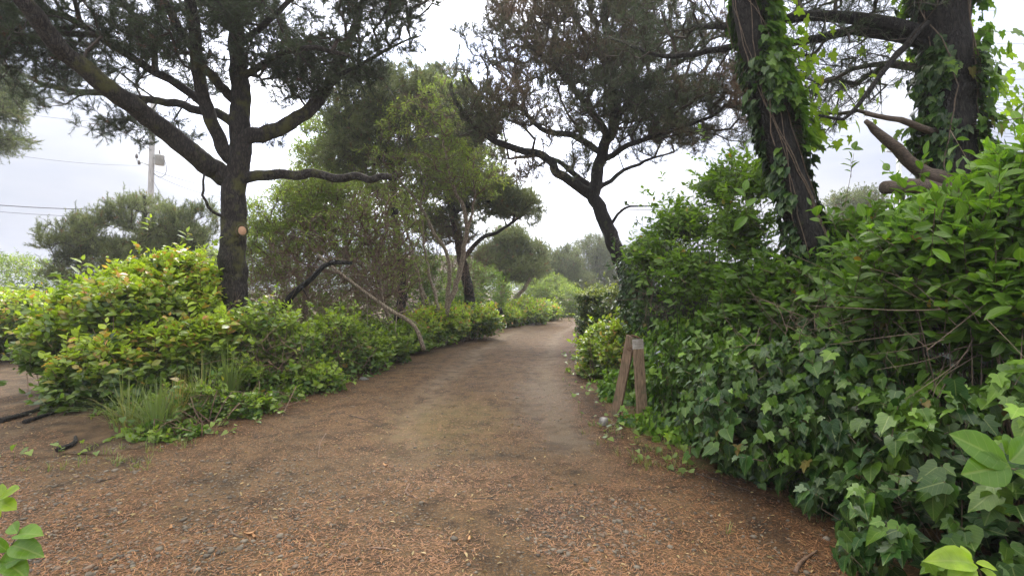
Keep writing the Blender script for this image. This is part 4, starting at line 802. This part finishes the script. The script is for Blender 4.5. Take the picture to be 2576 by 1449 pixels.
# heart-shaped wild lily leaves and seedlings at the verge
x, y = scatter_xy(9000, 4., 15); dl = xl(y)-x; k = (dl > -.35) & (dl < .5) & (y > 4.3) & (fbm(np.c_[x, y, 0*x+8], 1.4) > .42); k |= (x-xr(y) > -.35) & (x-xr(y) < .2) & (rng.random(len(x)) > .7); x, y = x[k][:900], y[k][:900]; n = len(x); g = Geo(); h = rng.uniform(.02, .13, n)
pos = np.stack([x, y, gz(x, y)+h], 1); prisms(g, pos*A(1, 1, 0)+np.stack([0*x, 0*x, gz(x, y)], 1), pos, .0012, .001, 3, (.3, 0, 0))
leaves(g, HE, pos, np.c_[rng.normal(size=(n, 2)), rng.normal(-.2, .2, n)], A(0, -.3, 1)+.35*rdir(n), rng.uniform(.03, .075, n), None, rng.random(n)**3*.5, np.zeros(n))
tag(g.build('heart_leaf_ground_cover', M['salalg']), 'small heart-shaped leaves creeping along the left verge', 'ground cover', kind='stuff')
# ferns at the left verge
def fern(c, L, n, lab):
    root = thing('fern', c, lab, 'fern', None); gs = Geo(); gl = Geo()
    for i in range(n):
        a = rng.uniform(0, 6.28); o = A(math.cos(a), math.sin(a), 0); s = np.linspace(0, 1, 16)[:, None]; LL = L*rng.uniform(.7, 1.1); q = np.array(c)+o*s*LL*.85+A(0, 0, 1)*LL*(.95*s-.75*s*s); tube(gs, q, np.linspace(.003, .001, 16), 4)
        sd = nrm(np.cross(o, A(0, 0, 1))); t_ = np.gradient(q, axis=0)
        for sg in (1, -1):
            leaves(gl, OVN, q[2:], nrm(sd*sg+nrm(t_[2:])*.35), nrm(np.cross(t_[2:], np.repeat(sd[None], 14, 0))*1.), np.linspace(.11, .02, 14)*LL/.5, None, rng.random(14)*.3, np.zeros(14))
    gs.build('stems', M['vine'], root); gl.build('foliage', M['salalg'], root)
fern(P(1010, 900, 10.6)*A(1, 1, 0)+A(0, 0, .05), .55, 11, 'fern below the leaning pale trunk'); fern(P(1075, 870, 12)*A(1, 1, 0)+A(0, 0, .05), .6, 12, 'fern at the foot of the pale multi-stemmed tree')
fern(P(900, 930, 9.2)*A(1, 1, 0)+A(.05, 0, .05), .5, 9, 'fern in the salal right of the pine')
# foreground sprigs of large leaves
def sprig(label, stem, lv, lm='laurel', r=.004):
    st = [P(*q) for q in stem]; root = thing('leafy_sprig', st[0], label, 'branch'); gs = Geo(); c = spline(st, .03); tube(gs, c, np.linspace(r, r*.5, len(c)), 6); gl = Geo()
    for (px, py, Y_, tx, ty, dy, age) in lv:
        a = P(px, py, Y_); b = P(tx, ty, Y_+dy); ax = b-a; L = np.linalg.norm(ax); leaves(gl, OVHW, a[None], ax[None], (A(0, -.75, .75)+.25*rng.normal(size=3))[None], L, A(.7), A(age), np.zeros(1))
    gs.build('stem', M['vine'], root); gl.build('foliage', M[lm], root)
sprig('big bright leaves reaching in from the right edge above the ivy', [(2640, 1215, 1.9), (2580, 1190, 1.9), (2535, 1175, 1.9), (2500, 1165, 1.9)],
      [(2535, 1165, 1.9, 2405, 1090, -.02, .1), (2540, 1170, 1.9, 2435, 1190, -.08, .05), (2540, 1160, 1.9, 2610, 1100, .02, .15), (2550, 1185, 1.9, 2640, 1215, -.06, .25), (2530, 1140, 1.92, 2560, 1095, .06, .1)])
sprig('yellow-green leaf sprig at the bottom right corner', [(2480, 1520, 1.7), (2470, 1450, 1.7), (2450, 1420, 1.7), (2420, 1400, 1.7)],
      [(2450, 1415, 1.7, 2360, 1395, -.03, .9), (2455, 1415, 1.7, 2510, 1425, -.03, .9), (2445, 1420, 1.7, 2400, 1460, -.05, .8), (2440, 1410, 1.7, 2420, 1370, .03, .9), (2465, 1430, 1.7, 2530, 1470, -.04, .8)], 'ivyb')
sprig('leaf sprig at the bottom left corner', [(-40, 1500, 2.3), (0, 1420, 2.3), (30, 1370, 2.3), (50, 1330, 2.3)],
      [(40, 1345, 2.3, 92, 1330, -.03, .4), (30, 1370, 2.3, 90, 1385, -.06, .2), (20, 1385, 2.3, -30, 1350, -.04, .2), (45, 1340, 2.3, 20, 1310, .05, .3), (10, 1410, 2.3, 60, 1440, -.08, .2), (0, 1400, 2.3, -40, 1440, -.05, .2), (0, 1425, 2.3, 30, 1400, -.05, .2)])
sprig('yellow leaf sprig entering at the left edge', [(-60, 1290, 2.9), (-20, 1270, 2.9), (5, 1250, 2.9)], [(0, 1250, 2.9, 42, 1225, -.03, .9), (-5, 1260, 2.9, 35, 1275, -.05, .8), (-10, 1262, 2.9, -5, 1300, -.03, .9), (0, 1250, 2.9, 5, 1215, .03, .8)], 'ivyb')
# hanging shoot silhouettes in the sky gap between the trunks
for i, (stem, lv, lab) in enumerate([
 ([(2125, 520, 4.6), (2140, 440, 4.6), (2148, 385, 4.6)], [(2148, 378, 4.6, 2122, 372, 0, .1), (2148, 378, 4.6, 2176, 370, 0, .1), (2148, 376, 4.6, 2152, 352, 0, .1)], 'thin shoot with three dark leaves against the sky'),
 ([(1975, 640, 4.7), (1900, 560, 4.7), (1880, 540, 4.7), (1872, 480, 4.7)], [(1880, 545, 4.7, 1845, 575, 0, .1), (1880, 540, 4.7, 1920, 555, 0, .1), (1878, 520, 4.7, 1900, 495, 0, .2), (1875, 495, 4.7, 1850, 470, 0, .2), (1872, 480, 4.7, 1880, 450, 0, .2)], 'upright shoot with rounded leaves beside the leaning trunk')]):
    sprig(lab, stem, lv, 'laurel', .003)
shrub('low leafy seedlings and vine leaves around the grass clumps below the mound', G(-3.6, 5.4), [E(410, 1085, 5.25, 120, 28, .3), E(560, 1020, 6.1, 120, 32, .35), E(680, 1000, 6.9, 90, 30, .35), E(480, 1010, 5.9, 90, 40, .3)], 700, nm='low_plants', cat='plants', leaf='salalg', tm=[OVW, HE], young=.35, size=.075, m=4, L=.18, stems=60, depth=.1, amp=.6, ns=3, inner=.2)
# bare brown canes in the brush
def canes(label, env, n, L, m, r=.004, base=None, dirb=(0, 0, .6), nm='bare_canes'):
    g = Geo(); q = fill(env, n)
    for a in q:
        d = nrm(rdir(1)[0]+A(*dirb)); l = L*rng.uniform(.5, 1.2); b = a+d*l; mid = (a+b)/2+rng.normal(0, .09*l, 3); c = spline([a, mid, b], .08); tube(g, c, np.linspace(r, r*.4, len(c))*rng.uniform(.6, 1.3), 4, cap=False)
    return tag(g.build(nm, M[m], loc=q[0]), label, 'bare twigs', kind='stuff')
canes('pale bare canes sticking out above the A-frame', [E(1650, 760, 7.2, 45, 55, .3)], 26, .55, 'vine', .005)
canes('tangled pale canes in the shrub at the right edge', [E(2450, 830, 3., 160, 90, .4), E(2300, 780, 3.5, 120, 80, .4)], 45, .75, 'vine', .004, dirb=(-.5, 0, .4))
canes('thin dark twigs among the ivy below the leaning trunk', [E(2050, 850, 4.2, 200, 60, .4)], 60, .5, 'vine', .0035)
canes('dry stems in the salal below the pine trunk', [E(680, 900, 7.1, 120, 60, .5), E(560, 850, 7.4, 60, 60, .4), E(830, 880, 8.5, 90, 50, .5)], 240, .45, 'twigb', .004)
canes('brown dead brush left of the leaning pale trunk', [E(860, 720, 10.3, 150, 80, .6), E(700, 760, 9.8, 100, 90, .6), E(960, 760, 11.5, 80, 60, .6)], 900, .9, 'twigb', .005, dirb=(.1, 0, .5))
canes('fine bare brush between the stems of the middle trees', [E(1050, 650, 16, 150, 110, .8), E(860, 600, 13, 130, 90, .8), E(1180, 680, 16.5, 70, 70, .8)], 1100, 1.1, 'twigb', .005, dirb=(.1, 0, .8))
# ------------------------------------------------------------------ A-frame, pole, wires, house, small things
m, t, o = mat('weathered_board'); L = t.links.new; v = coords(t, (60, 60, 5)); n = noise(t, 1.5, 5, v, .7); c = mixc(t, ramp(t, n, .3, .7), (.085, .055, .033), (.29, .20, .125)); c = mixc(t, ramp(t, noise(t, 6, 3, coords(t)), .55, .7), c, (.10, .095, .05))
pp = node(t, 'ShaderNodeBsdfPrincipled', Roughness=.8); L(c, pp.inputs['Base Color']); bb = node(t, 'ShaderNodeBump', Strength=.6, Distance=.004); L(n, bb.inputs['Height']); L(bb.outputs[0], pp.inputs['Normal']); L(pp.outputs[0], o.inputs[0]); M['board'] = m
M['stoneg'] = plain('dark_grey_stone', (.07, .07, .065), (.2, .2, .19), 20, .8, 0, .8, bd=.02)
M['wpaint'] = plain('worn_white_paint', (.22, .19, .16), (.46, .44, .40), 16, .7, 0, .5); M['rust'] = plain('rusty_iron', (.07, .035, .02), (.16, .09, .05), 60, .7, .6)
M['rock'] = plain('pale_rock', (.16, .15, .14), (.42, .41, .39), 14, .85, 0, .9, bd=.02)
def board(g, a, b, w, th, face):
    a, b = A(*a), A(*b); d = nrm(b-a); f = nrm(A(*face)-d*A(*face).dot(d)); s = np.cross(d, f); bv = .006; V = []
    prof = [(-w/2+bv, -th/2), (w/2-bv, -th/2), (w/2, -th/2+bv), (w/2, th/2-bv), (w/2-bv, th/2), (-w/2+bv, th/2), (-w/2, th/2-bv), (-w/2, -th/2+bv)]
    n_ = 14
    for i in range(n_+1):
        q = a+(b-a)*i/n_; j = rng.normal(0, .0015, 2)
        for x_, z_ in prof: V.append(q+s*(x_+j[0])+f*(z_+j[1]))
    Q = [(i*8+j, i*8+(j+1) % 8, (i+1)*8+(j+1) % 8, (i+1)*8+j) for i in range(n_) for j in range(8)]; V += [a, b]; k = (n_+1)*8
    T = [(k, (j+1) % 8, j) for j in range(8)]+[(k+1, n_*8+j, n_*8+(j+1) % 8) for j in range(8)]; g.add(V, T, Q)
Ya = 5.9; ar = thing('wooden_a_frame', G(1.48, Ya), 'weathered wooden A-frame of two boards with a white painted tip, beside the road', 'barricade')
top = P(1600, 852, Ya); tw_ = .012
fb0 = P(1617, 1062, Ya-.08); fb1 = P(1604, 853, Ya-.02); d = fb1-fb0
g = Geo(); board(g, fb0, fb0+d*.885, .128, .042, (.15, -1, 0)); fr = g.build('front_board', M['board'], ar, smooth=False)
g = Geo(); board(g, fb0+d*.885+A(0, 0, .0005), fb1, .1285, .0425, (.15, -1, 0)); tag(g.build('painted_tip', M['wpaint'], fr, smooth=False), 'worn white painted end')
bb0 = P(1543, 1070, Ya+.25); bb1 = P(1588, 845, Ya+.06)
g = Geo(); board(g, bb0, bb1, .12, .042, (-.75, -1, 0)); g.build('rear_board', M['board'], ar, smooth=False)
g = Geo(); hk = P(1584, 878, Ya-.03); tube(g, [hk+A(math.cos(a)*.022, 0, math.sin(a)*.016) for a in np.linspace(0, 5.6, 14)], .0045, 6); tube(g, [hk+A(.02, 0, 0), hk+A(.06, .01, -.002)], .005, 6); g.build('hook', M['rust'], ar)
g = Geo(); tube(g, [P(1588, 843, Ya+.03), P(1602, 847, Ya+.01), P(1610, 851, Ya)], .012, 6, .3); g.build('hinge', M['rust'], ar)
def rock(name, c, r, m, label, cat='rock', group=None):
    V = []; T = []; n1, n2 = 10, 16; g = Geo(); u = np.linspace(.12, math.pi-.12, n1); w = np.arange(n2)*2*math.pi/n2
    S = np.stack([np.sin(u)[:, None]*np.cos(w), np.sin(u)[:, None]*np.sin(w), np.cos(u)[:, None]*np.ones(n2)], -1).reshape(-1, 3); S = S*(1+.9*(fbm(S+A(*c), 1.6)-.5))[:, None]*A(*r)+A(*c)
    Q = [(i*n2+j, (i+1)*n2+j, (i+1)*n2+(j+1) % n2, i*n2+(j+1) % n2) for i in range(n1-1) for j in range(n2)]; k = n1*n2; V = np.vstack([S, S[:n2].mean(0), S[-n2:].mean(0)])
    T = [(k, j, (j+1) % n2) for j in range(n2)]+[(k+1, (n1-1)*n2+(j+1) % n2, (n1-1)*n2+j) for j in range(n2)]; g.add(V, T, Q); return tag(g.build(name, m, loc=c), label, cat, group)
rock('white_rock', P(1518, 1072, 5.75)*A(1, 1, 0)+A(0, 0, .04), (.05, .05, .06), M['rock'], 'small white rock under the ivy at the foot of the A-frame')
g = Geo(); cc = P(1548, 1080, 5.65)*A(1, 1, 0)+A(0, 0, .03); tube(g, [cc+A(math.cos(a)*.06, math.sin(a)*.05, .02*math.sin(a*2)) for a in np.linspace(0, 6.1, 22)], .006, 6); tag(g.build('coiled_vine', M['vine'], loc=cc), 'small loop of dry vine on the ground beside the white rock', 'vine')
stick('cut_log', [(1238, 786, 19), (1262, 781, 19.1)], .13, .13, M['barkd'], 'short cut log end lying in the verge before the bend', 'log', 14, .1)
rock('grey_debris', P(915, 957, 8.5)*A(1, 1, 0)+A(0, 0, .03), (.08, .06, .035), M['stoneg'], 'small grey crumpled stone lying on the left verge of the road')
# sticks, roots and bark pieces
def gstick(x0, y0, x1, y1, r, label, m='twigb', nm='fallen_stick', side=1, cat='stick', bow=.03, grp=None):
    a, b = [A(q[0], q[1], float(gz(q[0], q[1]))+r*.8) for q in ((x0, y0), (x1, y1))]; mid = (a+b)/2+A(rng.normal(0, bow), rng.normal(0, bow), .004); c = spline([a, mid, b], .03); g = Geo(); tube(g, c, np.linspace(r, r*.5, len(c)), 6, .2, ns=30)
    for i in range(side):
        q = c[len(c)//2]; d = A(*rng.normal(0, .06, 2), .004); tube(g, [q, q+d*.6, q+d], [r*.5, r*.4, r*.2], 5)
    return tag(g.build(nm, M[m], loc=a), label, cat, grp)
def gp_(px, py): Yg = 1984/(py-724); return (px-1288)/1240*Yg, Yg
for a, b, r, lab, mt in [((878, 1045), (965, 1075), .008, 'long thin dark stick on the left of the road', 'twig'), ((1100, 1195), (1140, 1215), .008, 'short curved stick in the middle of the road', 'twigb'), ((1030, 1215), (1050, 1255), .009, 'pale forked twig lying lengthwise in the road', 'twigb'),
    ((1190, 1255), (1260, 1260), .006, 'thin dark twig across the road centre', 'twig'), ((930, 1375), (1000, 1385), .007, 'brown stick in the gravel near the camera', 'twigb'), ((820, 1090), (800, 1150), .006, 'small twig at the edge of the salal', 'twigb'),
    ((830, 985), (905, 1010), .007, 'pale twig beside the left verge', 'twigb'), ((1750, 1190), (1890, 1235), .006, 'long thin twig below the ivy on the right', 'twig'), ((580, 1330), (605, 1350), .01, 'short pale stick in the left gravel', 'vine'),
    ((2000, 1440), (2055, 1385), .013, 'thick brown stick poking out of the near ivy', 'twigb'), ((1560, 1330), (1600, 1420), .005, 'thin pale twig in the right needles', 'vine'), ((240, 1215), (300, 1200), .007, 'dark stick on the left junction', 'twig')]:
    gstick(*gp_(*a), *gp_(*b), r, lab, mt)
for a, b, r, lab in [((0, 1080), (115, 1045), .035, 'black exposed root farthest up the side path'), ((60, 1085), (150, 1062), .028, 'black exposed root under the salal mound'), ((145, 1145), (190, 1115), .028, 'short black root nearest the road junction')]:
    gstick(*gp_(*a), *gp_(*b), r, lab, 'barkd', 'exposed_root', 0, 'root', .06)
M['barkchip'] = plain('fresh_bark_chip', (.30, .16, .07), (.62, .38, .20), 30, .7, 0, .6)
for i, (px, py, s, lab) in enumerate([(628, 1345, .06, 'pale curled bark chip in the left gravel'), (640, 1352, .05, 'second pale bark chip touching the curled one'), (430, 1330, .05, 'orange bark flake in the gravel at lower left'), (970, 1170, .06, 'pale splintered bark near the road centre'), (1180, 1360, .045, 'reddish bark flake at the near road centre')]):
    x0, y0 = gp_(px, py); g = Geo(); th = rng.uniform(0, 3.1); cs_ = A(math.cos(th), math.sin(th), 0); sn_ = A(-math.sin(th), math.cos(th), 0); c0 = A(x0, y0, float(gz(x0, y0))+.012); V = []
    for a in np.linspace(-1, 1, 7):
        for b in np.linspace(-1, 1, 4): V.append(c0+cs_*a*s*.6+sn_*b*s*.16*(1.1-a*a*.7)+A(0, 0, s*(.25*a*a+.14*b*b)))
    V = np.array(V); V = np.vstack([V, V-A(0, 0, .004)]); q = [(i*4+j, i*4+j+1, i*4+j+5, i*4+j+4) for i in range(6) for j in range(3)]; q += [tuple(28+k for k in w[::-1]) for w in q]; g.add(V, None, q); tag(g.build('bark_chip', M['barkchip'], loc=c0), lab, 'bark chip')
# utility pole
M['polew'] = plain('grey_pole_wood', (.30, .29, .28), (.48, .47, .46), 6, .85, st=(1, 1, .2)); M['steel'] = plain('galvanised_grey', (.40, .43, .43), (.55, .58, .58), 4, .5, .2, .1); M['cable'] = plain('black_cable', (.03, .03, .035), (.06, .06, .065), 4, .6)
M['ceramic'] = plain('dark_insulator', (.05, .04, .04), (.10, .08, .08), 4, .3)
Yp = 31; base = P(372, 780, Yp); base[2] = 0; tp = P(385, 262, Yp)
up = thing('utility_pole', base, 'grey wooden utility pole with a transformer behind the big pine', 'utility pole')
g = Geo(); tube(g, spline([base, (base+tp)/2, tp], .8), np.linspace(.19, .15, len(spline([base, (base+tp)/2, tp], .8))), 14, .02); g.build('pole', M['polew'], up)
def can(g, c, r, h, k=18):
    z = [(-h/2, r*.9), (-h/2, r), (h/2-.06, r), (h/2-.05, r*1.06), (h/2, r*1.06), (h/2+.05, r*.5)]; V = [A(c[0]+math.cos(a)*q, c[1]+math.sin(a)*q, c[2]+w) for w, q in z for a in np.arange(k)*2*math.pi/k]
    Q = [(i*k+j, i*k+(j+1) % k, (i+1)*k+(j+1) % k, (i+1)*k+j) for i in range(len(z)-1) for j in range(k)]; V += [A(*c)+A(0, 0, z[-1][0]), A(*c)+A(0, 0, z[0][0])]; m_ = len(z)*k
    g.add(V, [(m_, (len(z)-1)*k+j, (len(z)-1)*k+(j+1) % k) for j in range(k)]+[(m_+1, (j+1) % k, j) for j in range(k)], Q)
g = Geo(); can(g, P(402, 403, Yp), .26, .62); trf = g.build('transformer', M['steel'], up)
g = Geo(); tube(g, [P(402, 388, Yp), P(401, 378, Yp)], .05, 8); g.build('bushing', M['ceramic'], trf)
g = Geo(); tube(g, [P(381, 394, Yp), P(394, 394, Yp)], .04, 6); tube(g, [P(381, 410, Yp), P(394, 410, Yp)], .04, 6); tube(g, [P(378, 416, Yp), P(345, 405, Yp)], .035, 6); tube(g, [P(345, 405, Yp), P(344, 396, Yp)], .03, 6); g.build('bracket', M['steel'], up)
for q in ((344, 393), (350, 409)):
    g = Geo(); tube(g, [P(q[0], q[1]+5, Yp), P(q[0], q[1], Yp), P(q[0], q[1]-6, Yp)], [.07, .09, .05], 8); g.build('insulator', M['ceramic'], up)
g = Geo(); tube(g, spline([P(412, 398, Yp), P(419, 420, Yp), P(415, 440, Yp), P(400, 446, Yp), P(383, 432, Yp)], .2), .018, 5); g.build('drop_cable', M['cable'], up)
def wire(a, b, sag, r, lab):
    a, b = P(*a), P(*b); s = np.linspace(0, 1, 24)[:, None]; q = a+(b-a)*s-A(0, 0, 1)*sag*4*s*(1-s); g = Geo(); tube(g, q, r, 5); tag(g.build('power_line', M['cable'], loc=a), lab, 'wire', 'overhead wires')
wire((378, 525, Yp), (-150, 503, 24), .2, .022, 'thick lower overhead wire left of the utility pole'); wire((372, 545, Yp), (-150, 518, 25), .2, .012, 'thin overhead wire just under the thick one')
wire((376, 416, Yp), (-120, 362, 24), .3, .008, 'faint overhead wire meeting the pole at the transformer'); wire((383, 310, Yp), (-120, 255, 24), .3, .008, 'topmost faint overhead wire left of the pole')
wire((383, 428, Yp), (640, 480, 36), .3, .014, 'upper service wire running right from the pole'); wire((383, 436, Yp), (640, 500, 34), .5, .012, 'lower service wire running right from the pole')
wire((380, 445, Yp), (450, 560, 30), .1, .012, 'guy wire slanting down right of the pole'); wire((1250, 516, 34), (1760, 528, 30), .1, .022, 'overhead wire crossing the sky gap left of the leaning centre pine')
wire((1250, 600, 50), (1560, 640, 46), .2, .012, 'faint overhead wire above the far trees')
base = P(2262, 700, 27); base[2] = 0; u2 = thing('utility_pole', base, 'pale thin pole partly hidden left of the far right ivy trunk', 'utility pole'); g = Geo(); tube(g, [base, P(2262, 380, 27)], .12, 12); g.build('pole', M['steel'], u2)
g = Geo(); tube(g, [P(2256, 384, 27), P(2230, 380, 27)], .05, 8); g.build('lamp_arm', M['steel'], u2)
# house glimpsed behind the middle trees
M['hwall'] = plain('pink_beige_siding', (.52, .38, .33), (.60, .46, .40), 3, .8); M['hroof'] = plain('brown_shingle', (.10, .07, .06), (.18, .13, .11), 9, .9); M['pane'] = plain('window_glass', (.03, .04, .05), (.06, .07, .08), 2, .1); M['trim'] = plain('white_trim', (.6, .6, .6), (.7, .7, .7), 3, .6)
hc = P(1075, 724, 42); hc[2] = 0; hs = thing('beige_house', hc, 'pink-beige house glimpsed through the trunks of the middle trees', 'house')
def box(g, c, s):
    c, s = A(*c), A(*s)/2; V = [c+s*A(x, y, z) for x in (-1, 1) for y in (-1, 1) for z in (-1, 1)]; g.add(V, None, [(0, 1, 3, 2), (4, 6, 7, 5), (0, 4, 5, 1), (2, 3, 7, 6), (0, 2, 6, 4), (1, 5, 7, 3)])
g = Geo(); box(g, hc+A(0, 3, 1.5), (9, 6, 3)); g.build('wall', M['hwall'], hs, False)
g = Geo(); x0, x1, y0, y1, zz, zr = hc[0]-4.9, hc[0]+4.9, hc[1]-.5, hc[1]+6.5, 3.002, 4.6; ym = (y0+y1)/2
g.add([(x0, y0, zz), (x1, y0, zz), (x1, y1, zz), (x0, y1, zz), (x0, ym, zr), (x1, ym, zr)], [(0, 4, 3), (1, 2, 5)], [(0, 1, 5, 4), (2, 3, 4, 5), (0, 3, 2, 1)]); g.build('roof', M['hroof'], hs, False)
for dx in (-2.6, 0, 2.6):
    g = Geo(); box(g, hc+A(dx, -.02, 1.6), (1.3, .08, 1.2)); wf = g.build('window', M['trim'], hs, False); g = Geo(); box(g, hc+A(dx, -.07, 1.6), (1.1, .03, 1.)); g.build('pane', M['pane'], wf, False)

# ------------------------------------------------------------------ sea mist
m, t, o = mat('mist'); pv = t.nodes.new('ShaderNodeVolumePrincipled'); pv.inputs['Color'].default_value = (.93, .95, 1, 1); pv.inputs['Density'].default_value = .0020; pv.inputs['Anisotropy'].default_value = .35
t.links.new(pv.outputs[0], o.inputs['Volume']); g = Geo(); box(g, (0, 145, 5.2), (510, 355, 13.4)); hz = g.build('haze', m, smooth=False); tag(hz, 'thin pale sea mist lying over the whole scene', 'haze', kind='stuff')
for o_ in list(COL.objects):
    if '_w' in o_: del o_['_w']
